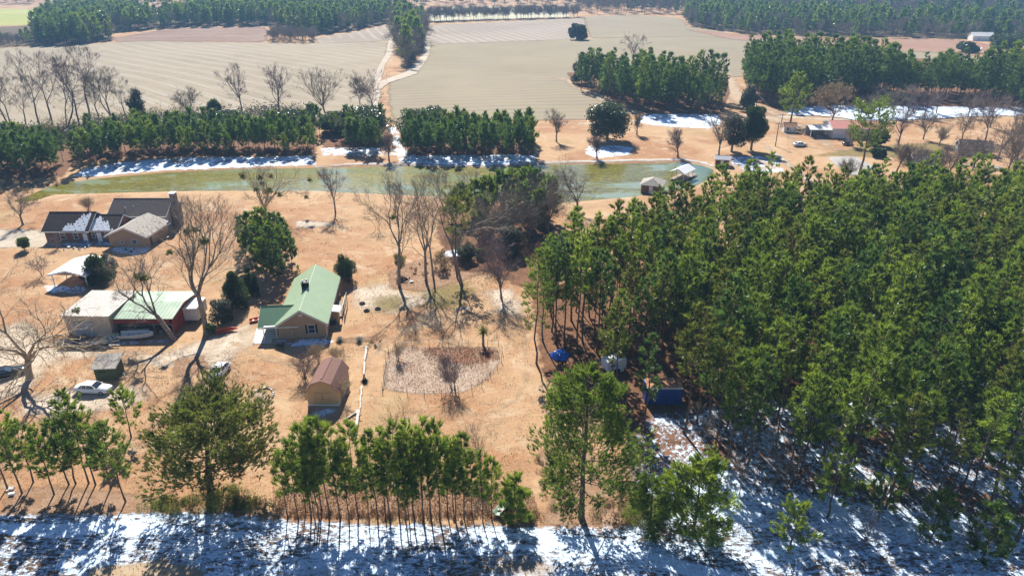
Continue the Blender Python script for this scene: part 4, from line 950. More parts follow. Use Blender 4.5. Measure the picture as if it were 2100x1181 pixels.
tp = link('tarp_heap', newmesh('tarp_heap', np.array(V), Fc, [M['tarp']]), None, (b_.x, b_.y, b_.z)); tag(tp, 'crumpled bright blue tarp thrown over a heap at the edge of the pines', 'tarp')

# ------------------------------------------------------------------ vehicles and yard things
def car(px, py, rot, label, paint='carwhite', L=4.9, wd=1.78, snow=False):
    b_ = base(px, py); r_ = empty('parked_car', (b_.x, b_.y, b_.z), rot, label, 'car'); h = wd/2
    prof = [(-L/2, .45, .78, .80), (-L/2+.12, .30, .92, .93), (-L/2+1.0, .26, .99, .99), (-.9, .24, .97, 1.0), (.9, .24, .95, 1.0), (1.1, .25, .94, .99), (L/2-.5, .28, .86, .95), (L/2-.08, .33, .76, .88), (L/2, .42, .64, .80)]
    mb = MB(); rings = []
    for x, z0, z1, k in prof: rings.append([(x,-h*k*.92,z0),(x,h*k*.92,z0),(x,h*k,z0+.18),(x,h*k*.985,(z0+z1)/2+.1),(x,h*k*.90,z1),(x,0,z1+.025),(x,-h*k*.90,z1),(x,-h*k*.985,(z0+z1)/2+.1),(x,-h*k,z0+.18)])
    mb.loft(rings); body = mb.build('body', M[paint], r_, True)
    for m_ in (body.data,):
        pass
    g = MB(); zt = 1.40
    g.poly([(-1.75,-h*.86,.95),(1.05,-h*.86,.93),(1.05,h*.86,.93),(-1.75,h*.86,.95),(-1.15,-h*.70,zt),(.30,-h*.70,zt),(.30,h*.70,zt),(-1.15,h*.70,zt)], [(3,2,1,0),(4,5,6,7),(0,1,5,4),(1,2,6,5),(2,3,7,6),(3,0,4,7)])
    g.build('windows', M['glass'], r_)
    MB().slab((-1.2,-h*.72,zt+.045),(.34,-h*.72,zt+.045),(.34,h*.72,zt+.045),(-1.2,h*.72,zt+.045),.05).build('roof', M[paint], r_)
    p = MB()
    for s in (-1, 1):
        for (xa, xb) in ((-1.77,-1.17),(1.07,.32),(-.45,-.42),(-1.2,-.95)): p.tube((xa,s*h*.868,.95),(xb,s*h*.708,zt+.01),.045,n=4)
    p.build('pillars', M[paint], r_)
    for x in (-L/2+.95, L/2-.9):
        for s in (-1, 1):
            y = s*(h-.10); t_ = MB().tube((x,y-.11,.32),(x,y+.11,.32),.32,n=18).build('wheel', M['tyre'], r_); MB().tube((x,y+s*.112,.32),(x,y+s*.125,.32),.20,n=12).build('rim', M['rim'], t_)
    for s in (-1, 1):
        MB().box(L/2-.16, L/2+.005, s*h*.62-.2, s*h*.62+.2, .56, .70).build('headlight', M['glass'], r_)
        MB().box(-L/2-.005, -L/2+.14, s*h*.62-.18, s*h*.62+.18, .62, .76).build('tail_light', M['redlamp'], r_)
        MB().box(.75, .92, s*h*.9-.1 if s > 0 else -h*.9-.12, s*h*.9+.12 if s > 0 else -h*.9+.1, .98, 1.1).build('mirror', M[paint], r_)
    MB().box(L/2-.06, L/2+.06, -h*.82, h*.82, .36, .50).build('bumper', M['steel'], r_); MB().box(-L/2-.06, -L/2+.06, -h*.82, h*.82, .38, .52).build('bumper', M['steel'], r_)
    return r_
car(193, 803, R(-4), 'old white sedan parked side-on in front of the olive hut', L=5.0)
car(451, 768, R(-96), 'white hatchback parked end-on behind the big olive pine', L=4.4)
car(10, 772, R(32), 'black pickup truck nosing in from the left edge beside the gnarled tree', 'carblack', L=5.6, wd=1.95)
car(1640, 300, R(10), 'white car parked by the driveway near the red-roofed house', L=4.6)
car(1738, 297, R(40), 'dark car in front of the red-roofed house', 'carblack', L=4.6)
def boat(px, py, rot, L, wd, label, mat, inner, tilt=0, name='boat', z=.35, cat='boat', h=.6):
    b_ = base(px, py); r_ = empty(name, (b_.x, b_.y, b_.z+z), rot, label, cat); r_.rotation_euler[0] = tilt
    mb = MB(); rings = []; inn = []; gw = []
    for k in range(9):
        t_ = k/8; x = -L/2+L*t_; ww = wd/2*(1-max(0, (t_-.45)/.55)**2.2)*(.92+.08*min(1, t_*3)); ww = max(ww, .03); zz = h*(1+.25*t_*t_)
        rings.append([(x,-ww*.55,0.02+.25*t_**4),(x,ww*.55,0.02+.25*t_**4),(x,ww,zz),(x,ww*.86,zz+.002),(x,ww*.5,.12+.2*t_**4),(x,-ww*.5,.12+.2*t_**4),(x,-ww*.86,zz+.002),(x,-ww,zz)])
    mb.loft(rings); mb.build('hull', M[mat], r_)
    for k, x in enumerate((-L*.3, 0, L*.22)): MB().box(x-.14, x+.14, -wd*.38, wd*.38, h*.62, h*.7).build('bench', M[inner], r_)
    g_ = MB()
    for s in (-1, 1):
        for k in range(8):
            a, c = rings[k][2 if s > 0 else 7], rings[k+1][2 if s > 0 else 7]; g_.tube(a, c, .04, n=5)
    g_.build('gunwale', M[inner], r_); return r_
boat(282, 696, R(3), 5.4, 1.9, 'open white motorboat on the ground in front of the red barn', 'offwhite', 'white', h=.75, z=.4)
boat(228, 702, R(60), 2.8, 1.3, 'small pale green dinghy tipped on the junk left of the motorboat', 'old_green', 'offwhite', tilt=.5, name='dinghy', z=.5, h=.45)
boat(466, 680, R(20), 3.4, .95, 'orange kayak lying by the hedge at the top of the drive', 'orange', 'orange', tilt=.35, name='kayak', z=.1, h=.35)
boat(531, 657, R(28), 3.0, .9, 'orange kayak tucked behind the left corner of the porch roof', 'orange', 'orange', tilt=.2, name='kayak', z=.1, h=.35)
boat(1040, 1040, R(58), 3.9, 1.3, 'green and white jon boat leaning in the brush at the bottom of the yard', 'old_green', 'tarwood', tilt=-.35, name='jon_boat', z=.3, h=.45)
b_ = base(232, 708); tl = empty('junk_pile', (b_.x, b_.y, b_.z), 0, 'heap of rusty boards and sheet metal left of the white motorboat', 'junk pile'); rr = random.Random(8)
for k in range(16):
    a = Matrix.Translation((rr.uniform(-2,1.6), rr.uniform(-.9,.9), rr.uniform(.05,.5))) @ Matrix.Rotation(rr.uniform(-.5,.7), 4, 'Z') @ Matrix.Rotation(rr.uniform(-.3,.3), 4, 'Y')
    MB().box(-rr.uniform(.5,1.2), rr.uniform(.5,1.2), -.12,.12,-.04,.04, a).build('board', M[rr.choice(['wood','rust','palewood','tarwood'])], tl)
def tyre(px, py, label):
    b_ = base(px, py); V = []; Fc = []; n, m = 20, 8
    for i in range(n):
        for j in range(m):
            a, b2 = i*2*math.pi/n, j*2*math.pi/m; V.append(((.42+.13*math.cos(b2))*math.cos(a), (.42+.13*math.cos(b2))*math.sin(a), .12+.12*math.sin(b2)))
            Fc.append((i*m+j, ((i+1)%n)*m+j, ((i+1)%n)*m+(j+1)%m, i*m+(j+1)%m))
    tag(link('tyre', newmesh('tyre', np.array(V), Fc, [M['tyre']], True), None, (b_.x, b_.y, b_.z)), label, 'tyre')
tyre(752, 638, 'old black tyre lying flat on the lawn, the left and nearer of two'); tyre(775, 634, 'old black tyre on the lawn, the right one of two near the bare trees')
tyre(743, 623, 'small dark tyre on the lawn just behind the other two')
# bleached logs and rails in a line down the yard
def log(p, q, r, label, mat='palewood', z0=None, z1=None):
    a = base(*p); c = base(*q); a.z += (r if z0 is None else z0); c.z += (r if z1 is None else z1); rr = random.Random(int(p[0]*7+p[1])); n = 7
    root = empty('log', tuple(a), 0, label, 'log'); mb = MB(); rings = []; d = (c-a)
    sd_ = Vector((-d.y, d.x, 0)).normalized()
    for i in range(n+1):
        t_ = i/n; ctr = d*t_+sd_*rr.uniform(-.05, .05); rad = r*rr.uniform(.85, 1.1)*(1-.25*t_)
        rings.append([tuple(ctr+sd_*math.cos(k*math.pi/4)*rad+Vector((0, 0, 1))*math.sin(k*math.pi/4)*rad) for k in range(8)])
    mb.loft(rings); mb.build('stem', M[mat], root, True)
    for k in range(2):
        t_ = rr.uniform(.2, .8); s = rr.choice((-1, 1)); MB().tube(d*t_, d*t_+sd_*s*r*2.2+Vector((0, 0, r*1.2)), r*.3, r*.18, 6).build('knot', M['wood'], root)
log((752,713), (748,744), .20, 'bleached log at the top of the row, nearest the agave plants')
log((748,742), (746,772), .17, 'bleached log second down the row, just above the dark stump')
log((741,795), (740,820), .14, 'thin bleached log below the dark stump')
log((740,818), (738,842), .13, 'short bleached log just above the crossed logs')
log((735,846), (730,885), .27, 'thick white log at the bottom end of the row')
log((738,843), (704,864), .15, 'slanting white log forming the left side of the A-shape')
log((705,866), (729,868), .12, 'short white log forming the crossbar of the A-shape')
log((731,884), (728,903), .16, 'dark end of a log below the A-shape of logs', 'wood')
b_ = base(748, 783); st = empty('stump', (b_.x, b_.y, b_.z), 0, 'dark charred stump in the row of bleached logs', 'stump'); rr = random.Random(21)
MB().tube((0,0,-.1),(0,0,.6),.38,.28,10).build('stem', M['dark'], st)
for k in range(7): a = k*.9; MB().tube((math.cos(a)*.2, math.sin(a)*.2, .1), (math.cos(a)*rr.uniform(.5,.9), math.sin(a)*rr.uniform(.5,.9), rr.uniform(0,.25)), .12,.04,6).build('root', M['dark'], st)
# fence round the garden bed
FP = [(784,800),(787,780),(788,762),(791,744),(797,724),(812,713),(845,711),(880,710),(920,710),(960,709),(1000,711),(1022,712),(1030,724),(1028,742),(1020,758),(1006,775),(988,794),(968,804),(940,810),(905,813),(870,812),(835,808)]
fb = base(900, 760); fn = empty('garden_fence', (0, 0, 0), 0, 'low fence of thin stakes and wire around the oval garden bed', 'fence')
pts = [base(*p) for p in FP]; rr = random.Random(6)
for p in pts: MB().tube((p.x, p.y, p.z-.1), (p.x+rr.uniform(-.08,.08), p.y, p.z+rr.uniform(1.0,1.5)), .045, .035, 5).build('post', M['wood'], fn)
wi = MB()
for i in range(len(pts)):
    a, c = pts[i], pts[(i+1) % len(pts)]
    if i == len(pts)-1: continue
    for h_ in (.9,): wi.tube((a.x, a.y, a.z+h_), (c.x, c.y, c.z+h_), .012, n=3, cap=False)
wi.build('wire', M['steel'], fn)
# stakes of timber edging on the left side of the bed
lo = MB()
for i in range(3): lo.tube(tuple(pts[i]+Vector((.1,0,.08))), tuple(pts[i+1]+Vector((.1,0,.08))), .11, n=6)
tag(lo.build('timber_edging', M['wood']), 'grey timber edging along the left side of the garden bed', 'edging')
def spiky(px, py, label, n=34, L=.95, wd=.16, mat='agave', name='agave', seed=0, h=0):
    b_ = base(px, py); rg_ = random.Random(seed); r_ = empty(name, (b_.x, b_.y, b_.z), 0, label, 'plant')
    if h: MB().tube((0,0,-.1),(0,0,h),.22,.16,8).build('trunk', M['wood'], r_)
    for k in range(n):
        a = k*2.399; el = math.radians(8+75*(k/n)) if not h else math.radians(-35+120*(k/n)); d_ = Vector((math.cos(a)*math.cos(el), math.sin(a)*math.cos(el), math.sin(el))); s = Vector((-math.sin(a), math.cos(a), 0)); l = L*rg_.uniform(.8, 1.1); up = Vector((0,0,h+.05))
        P_ = [up-s*wd*.35, up+s*wd*.35, up+d_*l*.45+s*wd*.5+Vector((0,0,.05)), up+d_*l*.45-s*wd*.5+Vector((0,0,.05)), up+d_*l, up+d_*l*.45-Vector((0,0,.02))]
        m_ = newmesh('leaf', np.array([tuple(q) for q in P_]), [(0,5,3),(0,1,2,3)[0:0] or (1,2,5),(0,1,5),(3,5,4),(5,2,4)], [M[mat]], attrs={'v': [rg_.random()]*6}); link('leaf', m_, r_)
spiky(697, 700, 'blue-grey agave nearest the house corner, the left of two', seed=1); spiky(737, 701, 'blue-grey agave in the middle of the bed right of the house', 38, 1.05, seed=2); spiky(770, 711, 'low small agave cluster right of the larger two', 22, .6, .12, seed=3)
spiky(991, 708, 'upright yucca with a spiky yellow-green top behind the garden bed', 90, 1.5, .10, 'mistletoe', 'yucca', 4, 2.3)
# utility poles
def pole(px, py, pyt, label, wires=None):
    b_ = base(px, py); h_ = topz(px, py, pyt)-b_.z; r_ = empty('utility_pole', (b_.x, b_.y, b_.z), R(8), label, 'pole')
    MB().tube((0,0,-.3),(0,0,h_),.18,.12,10).build('pole', M['wood'], r_); MB().box(-1.1,1.1,-.06,.06,h_-.7,h_-.55).build('crossarm', M['wood'], r_)
    for x in (-.9, .9): MB().tube((x,0,h_-.55),(x,0,h_-.3),.06,n=8).build('insulator', M['offwhite'], r_)
    return b_+Vector((0, 0, h_-.4))
a = pole(1590, 300, 252, 'nearer wooden utility pole beside the bend in the farm road'); c = pole(1601, 262, 232, 'small wooden utility pole at the farm road behind the taller one'); c2_ = pole(1550, 226, 190, 'wooden utility pole against the pines left of the dirt lane')
wm = MB()
for u, v in ((a, c), (c, c2_)):
    prev = None
    for k in range(9):
        t_ = k/8; q = u.lerp(v, t_)-Vector((0, 0, 1.2*math.sin(math.pi*t_)))
        if prev: wm.tube(prev, q, .03, n=3, cap=False)
        prev = q
tag(wm.build('power_line', M['shutter']), 'thin power line slung between the wooden utility poles', 'power line')
# timber pile at the far right and brush rings
b_ = base(2004, 345); lp = empty('lumber_pile', (b_.x, b_.y, b_.z), R(-20), 'pale pile of scrap lumber beside the grey-roofed house', 'lumber pile'); rr = random.Random(77)
for k in range(24):
    Mx = Matrix.Translation((rr.uniform(-5,5), rr.uniform(-1.2,1.2), rr.uniform(.1,.9))) @ Matrix.Rotation(rr.uniform(-.5,.5), 4, 'Z') @ Matrix.Rotation(rr.uniform(-.12,.12), 4, 'Y'); MB().box(-2,2,-.12,.12,-.07,.07,Mx).build('plank', M[rr.choice(['palewood','wood','offwhite'])], lp)
for (px_, py_, rx_, ry_, lb, sd_) in ((535, 815, 1.6, 2.3, 'oval ring of cut brush and stones left of the cream shed', 3),):
    b_ = base(px_, py_); r_ = empty('brush_ring', (b_.x, b_.y, b_.z), 0, lb, 'brush pile'); rr = random.Random(sd_); mb = MB(); rk = MB()
    for k in range(90):
        a = rr.uniform(0, 6.283); c_ = Vector((math.cos(a)*rx_*rr.uniform(.85,1.15), math.sin(a)*ry_*rr.uniform(.85,1.15), .08)); t_ = Vector((-math.sin(a), math.cos(a), rr.uniform(-.2,.5)))*rr.uniform(.2,.5); mb.tube(c_-t_, c_+t_, .025, .012, 3)
    mb.build('sticks', M['wood'], r_)
    for k in range(26):
        a = k*.2417; s = rr.uniform(.08, .2); Mx = Matrix.Translation((math.cos(a)*rx_, math.sin(a)*ry_, .05)) @ Matrix.Rotation(rr.uniform(0,3),4,'Z'); MB().box(-s,s,-s*.7,s*.7,-.05,s,Mx).build('stone', M['palewood'] if k % 3 else M['stone'], r_)
def junk(px, py, label, sd_, mats=('white','offwhite','dark','steel','tarp'), n=8, r=.8):
    b_ = base(px, py); r_ = empty('yard_junk', (b_.x, b_.y, b_.z), 0, label, 'junk'); rr = random.Random(sd_)
    for k in range(n):
        s = rr.uniform(.12, .4); Mx = Matrix.Translation((rr.uniform(-r,r), rr.uniform(-r,r), s*.5)) @ Matrix.Rotation(rr.uniform(0,3),4,'Z') @ Matrix.Rotation(rr.uniform(-.4,.4),4,'X')
        (MB().box(-s,s,-s*.6,s*.6,-s*.5,s*.5,Mx) if k % 2 else MB().tube(Mx @ Vector((0,0,-s*.5)), Mx @ Vector((0,0,s*.6)), s*.5, s*.42, 10)).build(('box' if k % 2 else 'bucket'), M[rr.choice(mats)], r_)
junk(165, 505, 'white buckets and boxes strewn on the patio in front of the brick house', 1, n=16, r=2.4)
junk(262, 512, 'pale tub and bits on the snow in front of the tan wing', 2, n=7, r=1.8)
junk(630, 915, 'white and dark rubbish at the left end of the young pine row', 3, n=9, r=.9)
junk(145, 700, 'dark blue clutter on the snow left of the tan garage front', 4, ('dark','shutter','tarp'), 9, 1.4)
junk(830, 575, 'dark and white clutter around the foot of the tallest bare tree', 5, n=9, r=1.6)
junk(1675, 282, 'clutter of bins and boxes under the low white carport', 6, n=16, r=2.6)
junk(20, 1010, 'white scrap on the ground at the left edge under the pines', 7, ('white','offwhite'), 4, .6)

# ------------------------------------------------------------------ pines
rs = random.Random(42)
MAT_PAIR = [pine_mesh_pair('p', nd, seed=100+i, H=16.5*rs.uniform(.94, 1.06), R_=rs.uniform(2.3, 3.0), zb=rs.uniform(6.2, 8.6), kind='mature', dens=1.0, blade=(.54, .105), nb=13, trunk_r=.15, bend=.8)
            for i, nd in enumerate(['needle', 'needle', 'needle_bright', 'needle', 'needle_dark', 'needle', 'needle_olive', 'needle_dark'])]
MAT_PAIR += [pine_mesh_pair('p', nd, seed=140+i, H=h_, R_=r_, zb=z_, kind='mature', dens=d_, blade=(.50, .10), nb=12, trunk_r=.14, bend=1.2) for i, (nd, h_, r_, z_, d_) in enumerate([('needle_olive', 15.0, 1.8, 8.5, .6), ('needle_bright', 17.6, 2.0, 9.0, .7), ('needle_dark', 14.2, 1.7, 5.5, .8)])]
MAT_ONE = []
for tr_, cr_ in MAT_PAIR:
    V = []; T = []; A = []; MI = []
    for k, me in enumerate((tr_, cr_)):
        v = np.empty(len(me.vertices)*3, np.float32); me.vertices.foreach_get('co', v); f = np.empty(len(me.loops), np.int32); me.loops.foreach_get('vertex_index', f)
        a = np.full(len(me.vertices), .5, np.float32)
        if k: me.attributes['v'].data.foreach_get('value', a)
        V.append(v.reshape(-1, 3)); T.append(f.reshape(-1, 3)); A.append(a)
    T[1] = T[1]+len(V[0]); MAT_ONE.append(newmesh('pine', np.concatenate(V), np.concatenate(T), [M['bark_pine'], cr_.materials[0]], attrs={'v': np.concatenate(A)}, midx=np.concatenate([np.zeros(len(T[0])), np.ones(len(T[1]))])))
def scatter(poly, step, jit, rng, keep=lambda x, y: True):
    x0, y0 = poly.min(0); x1, y1 = poly.max(0); P = []
    gx_, gy_ = np.meshgrid(np.arange(x0, x1, step), np.arange(y0, y1, step)); gx_ = gx_.ravel()+rng.uniform(-jit, jit, gx_.size)*step; gy_ = gy_.ravel()+rng.uniform(-jit, jit, gy_.size)*step
    d_ = sdist(poly, gx_, gy_); return np.array([(x, y) for x, y, q in zip(gx_, gy_, d_) if q > 0 and keep(x, y)])
def stuff(name, pts, meshes, label, rng, smin=.85, smax=1.15, cat='woodland'):
    """one object that instances the given meshes on its points through geometry nodes"""
    n = len(pts); me = bpy.data.meshes.new(name); me.vertices.add(n)
    V = np.zeros((n, 3), np.float32); V[:, :2] = pts; V[:, 2] = height(pts[:, 0], pts[:, 1]); me.vertices.foreach_set('co', V.ravel())
    for k_, ty, arr in (('rot', 'FLOAT', rng.uniform(0, 6.283, n)), ('scl', 'FLOAT', rng.uniform(smin, smax, n)), ('idx', 'INT', rng.integers(0, len(meshes), n))):
        a = me.attributes.new(k_, ty, 'POINT'); a.data.foreach_set('value', arr.astype(np.float32 if ty == 'FLOAT' else np.int32))
    o = link(name, me); tag(o, label, cat, kind='stuff')
    ng = bpy.data.node_groups.new(name+'_nodes', 'GeometryNodeTree'); ng.interface.new_socket('Geometry', in_out='INPUT', socket_type='NodeSocketGeometry'); ng.interface.new_socket('Geometry', in_out='OUTPUT', socket_type='NodeSocketGeometry')
    N = ng.nodes.new; gi = N('NodeGroupInput'); go = N('NodeGroupOutput'); ip = N('GeometryNodeInstanceOnPoints'); jn = N('GeometryNodeJoinGeometry'); mp_ = N('GeometryNodeMeshToPoints')
    for m_ in reversed(meshes):
        ho = bpy.data.objects.new(name+'_source', m_); oi = N('GeometryNodeObjectInfo'); oi.inputs['Object'].default_value = ho; oi.inputs['As Instance'].default_value = True; ng.links.new(oi.outputs['Geometry'], jn.inputs[0])
    def na(nm, ty):
        q = N('GeometryNodeInputNamedAttribute'); q.data_type = ty; q.inputs[0].default_value = nm; return q.outputs[0]
    cx = N('ShaderNodeCombineXYZ'); ng.links.new(na('rot', 'FLOAT'), cx.inputs[2]); eu = N('FunctionNodeEulerToRotation'); ng.links.new(cx.outputs[0], eu.inputs[0])
    ng.links.new(gi.outputs[0], mp_.inputs[0]); ng.links.new(mp_.outputs[0], ip.inputs['Points']); ng.links.new(jn.outputs[0], ip.inputs['Instance']); ip.inputs['Pick Instance'].default_value = True
    ng.links.new(na('idx', 'INT'), ip.inputs['Instance Index']); ng.links.new(eu.outputs[0], ip.inputs['Rotation']); ng.links.new(na('scl', 'FLOAT'), ip.inputs['Scale']); ng.links.new(ip.outputs[0], go.inputs[0])
    md = o.modifiers.new('instances', 'NODES'); md.node_group = ng; return o
rng = np.random.default_rng(7)
CLEAR = [(base(1362, 830), 5.2), (base(1350, 850), 4), (base(1240, 765), 4.2), (base(1145, 735), 3.5), (base(1325, 640), 2.6), (base(1160, 800), 3), (base(1420, 570), 3)]
def keepf(x, y): return all((x-c.x)**2+(y-c.y)**2 > r*r for c, r in CLEAR)
fp = scatter(world_poly(FOREST_PX), 3.5, .36, rng, keepf)
ang = np.abs(np.arctan2(fp[:, 0], fp[:, 1])); vis = ang < R(44)
fp = fp[vis]; dist = np.hypot(fp[:, 0], fp[:, 1]); order = np.argsort(dist)
near = [i for i in order if abs(math.atan2(fp[i][0], fp[i][1])) < R(40)][:205]; ns = set(near)
lab = 'tall pine standing in the dense plantation that fills the right of the picture'
for i in near:
    x, y = fp[i]; k = rs.randrange(len(MAT_PAIR)); place_pair('pine_tree', MAT_PAIR[k], (x, y, hz(x, y)), rs.uniform(0, 6.28), rs.uniform(.78, 1.12), lab, 'pine tree', 'pines of the dense plantation')
rest = np.array([fp[i] for i in range(len(fp)) if i not in ns])
stuff('plantation', rest, MAT_ONE, 'dense mass of pine crowns filling the back of the plantation on the right', rng, .86, 1.16)

# single pines with a look of their own
def one_pine(px, py, pyt, label, needle, R_, zbf, kind, seed, dens=1.0, blade=(.38, .07), nb=12, trunk_r=.2, bend=.5, group=None, lean=0):
    b_ = base(px, py); H = topz(px, py, pyt)-b_.z; pr = pine_mesh_pair('p', needle, seed=seed, H=H, R_=R_, zb=H*zbf, kind=kind, dens=dens, blade=blade, nb=nb, trunk_r=trunk_r, bend=bend)
    o = place_pair('pine_tree', pr, b_, 0, 1, label, 'pine tree', group); return o
one_pine(432, 1022, 830, 'big spreading olive-green pine with a broad round crown at the lower left', 'needle_olive', 7.3, .30, 'dome', 1, 4.0, (.42, .085), 14, .42, .5).rotation_euler = (0, R(7), 0)
one_pine(1192, 1062, 768, 'tall straight pine with a long crown beside the lower right of the yard', 'needle', 6.2, .22, 'mature', 2, 3.4, (.42, .08), 13, .36, .3)
one_pine(1424, 1095, 946, 'low rounded bright green pine in the snow right of the tall straight pine', 'needle_bright', 3.8, .08, 'dome', 3, 4.0, (.42, .075), 14, .2, .5)
one_pine(1330, 1085, 985, 'bushy dark green pine wedged between the tall straight pine and the rounded one', 'needle', 2.8, .08, 'dome', 4, 2.6, (.42, .08), 12, .16)
one_pine(1622, 1125, 1030, 'small sparse bright green pine alone on the snow near the bottom edge', 'needle_bright', 2.0, .15, 'young', 5, 1.0, (.5, .09), 12, .12, .9)
one_pine(1695, 1062, 922, 'slender bright green pine at the front edge of the plantation', 'needle_bright', 2.3, .35, 'mature', 6, 1.0, (.5, .09), 12, .13, .8)
one_pine(1905, 1112, 1010, 'low green sapling pine on the snow at the lower right', 'needle', 1.8, .12, 'young', 16, 1.2, (.5, .10), 12, .09, .6)
one_pine(2010, 1150, 1035, 'dark bushy young pine near the bottom right corner', 'needle_dark', 2.2, .10, 'young', 17, 1.4, (.5, .10), 12, .10, .5)
one_pine(1800, 1068, 950, 'slim dark young pine among the front trunks of the plantation', 'needle', 1.9, .3, 'young', 18, 1.2, (.5, .10), 12, .10, .5)
one_pine(2085, 1110, 905, 'yellow-green pine cut off by the right edge of the picture', 'needle_olive', 3.4, .3, 'mature', 7, 1.3, (.5, .09), 12, .2, .8)
one_pine(1062, 1068, 985, 'bushy light green sapling beside the jon boat', 'needle_bright', 1.9, .03, 'dome', 8, 3.0, (.45, .07), 12, .09)
one_pine(1100, 745, 520, 'leaning pine at the left edge of the plantation beside the yard track', 'needle', 2.9, .38, 'mature', 9, 1.1, (.42, .09), 10, .17, 2.2)
one_pine(1140, 705, 480, 'slim pine standing just left of the blue tarp heap', 'needle_dark', 2.6, .33, 'mature', 10, 1.1, (.42, .09), 10, .17, .8)
one_pine(1762, 358, 226, 'tall flat-topped pine with a bare trunk standing alone by the concrete pad', 'needle', 5.6, .45, 'flat', 11, .9, (.7, .16), 8, .34, 1.6)
one_pine(1620, 256, 152, 'solitary broad pine left of the tan-leaved oak by the farm road', 'needle', 5.8, .30, 'mature', 12, .9, (.8, .2), 8, .36, .6)
one_pine(938, 560, 400, 'thin pine among the bare trees right of the tallest bare tree', 'needle_olive', 3.2, .5, 'flat', 13, .9, (.45, .1), 9, .22, 1.0)
one_pine(616, 577, 548, 'tiny dark sapling behind the left corner of the green-roofed house', 'needle_dark', .9, .05, 'cone', 14, 1.0, (.3, .06), 9, .05)
# left row of pines
LP = [(45,1011,838,1.9,'needle_bright'),(68,989,868,1.7,'needle'),(111,1013,880,1.6,'needle_bright'),(142,993,865,1.8,'needle'),(156,992,872,1.6,'needle_dark'),(182,990,803,2.2,'needle'),(196,994,848,1.8,'needle_bright'),(258,1028,868,2.2,'needle'),(269,897,800,1.9,'needle_bright'),(15,1000,845,1.9,'needle'),(-20,1010,850,2.0,'needle'),(228,1000,880,1.7,'needle_dark')]
LL = ['at the far left, with its trunk leaning left', 'second from the left edge, partly behind the first', 'with a thin bare leaning trunk, third along', 'in the middle of the left-hand row, fuller crown', 'dark and narrow, in the middle of the left-hand row', 'tallest of the left-hand row, below the white sedan', 'bright crowned, just right of the tallest of the row', 'at the right end of the left-hand row, touching the big olive pine', 'alone with a small tuft crown, behind the left-hand row near the big pine', 'cut by the left edge of the picture', 'standing just beyond the left edge of the picture', 'dark one behind the right end of the left-hand row']
for k, (a, b_, c, r_, nd) in enumerate(LP): one_pine(a, b_, c, 'young pine '+LL[k], nd, r_, .30, 'young', 30+k, 1.15, (.42, .095), 12, .10, .6, 'row of young pines at the lower left')
# centre row: many alike young pines
CR = [(590,1062,925),(612,1068,905),(638,1060,870),(655,1066,880),(676,1058,858),(698,1064,872),(716,1072,925),(735,1060,872),(758,1066,935),(775,1070,888),(800,1066,880),(818,1058,868),(832,1070,908),(850,1060,864),(868,1068,905),(884,1060,862),(902,1066,868),(918,1058,905),(934,1068,902),(952,1064,895),(968,1058,925),(990,1070,930),(1008,1064,940),(628,1048,930),(790,1048,905),(660,1046,862),(866,1046,880),(930,1048,915),(648,1074,945),(840,1074,945)]
CPAIR = [pine_mesh_pair('p', nd, seed=60+i, H=10, R_=1.25+.2*(i % 3), zb=3.3+.6*(i % 2), kind='young', dens=1.0, blade=(.46, .07), nb=14, trunk_r=.075, bend=.35) for i, nd in enumerate(['needle_bright', 'needle', 'needle_bright', 'needle_bright', 'needle'])]
for k, (a, b_, c) in enumerate(CR):
    l_ = base(a, b_); H = topz(a, b_, c)-l_.z; place_pair('pine_tree', CPAIR[k % 5], l_, rs.uniform(0, 6.28), H/10, 'slender young pine in the close row along the bottom of the yard', 'pine tree', 'row of slender young pines below the yard')
# pines left of the green-roofed house
HP = [pine_mesh_pair('p', nd, seed=160+i, H=10, R_=2.0, zb=2.4, kind='young', dens=1.5, blade=(.55, .12), nb=10, trunk_r=.085, bend=.6) for i, nd in enumerate(['needle_dark', 'needle_dark', 'needle'])]
k = 0
for (a, b_, c) in [(505,520,445),(525,535,440),(548,545,432),(570,540,440),(590,528,450),(515,548,470),(538,562,468),(560,570,470),(582,558,468),(600,548,475),(500,505,450),(530,510,436),(556,515,432),(580,512,440),(545,580,492),(572,585,500)]:
    l_ = base(a, b_); H = topz(a, b_, c)-l_.z; place_pair('pine_tree', HP[k % 3], l_, rs.uniform(0, 6.28), H/10, 'young dark green pine in the tight clump behind the green-roofed house', 'pine tree', 'clump of young pines left of the house'); k += 1
# pines and bare brush between yard and pond
HP2 = [pine_mesh_pair('p', nd, seed=170+i, H=10, R_=2.7, zb=2.2, kind='young', dens=1.3, blade=(.75, .17), nb=9, trunk_r=.11, bend=.8) for i, nd in enumerate(['needle', 'needle_dark', 'needle'])]
for k, (a, b_, c) in enumerate([(925,455,395),(950,450,380),(975,440,372),(1000,440,362),(1025,430,355),(1050,425,350),(1078,430,345),(1100,440,352),(1125,455,365),(985,470,400),(1070,460,380),(1110,470,390)]):
    l_ = base(a, b_); H = topz(a, b_, c)-l_.z; place_pair('pine_tree', HP2[k % 3], l_, rs.uniform(0, 6.28), H/10, 'pine in the thicket between the yard and the pond', 'pine tree', 'pines of the thicket by the pond')
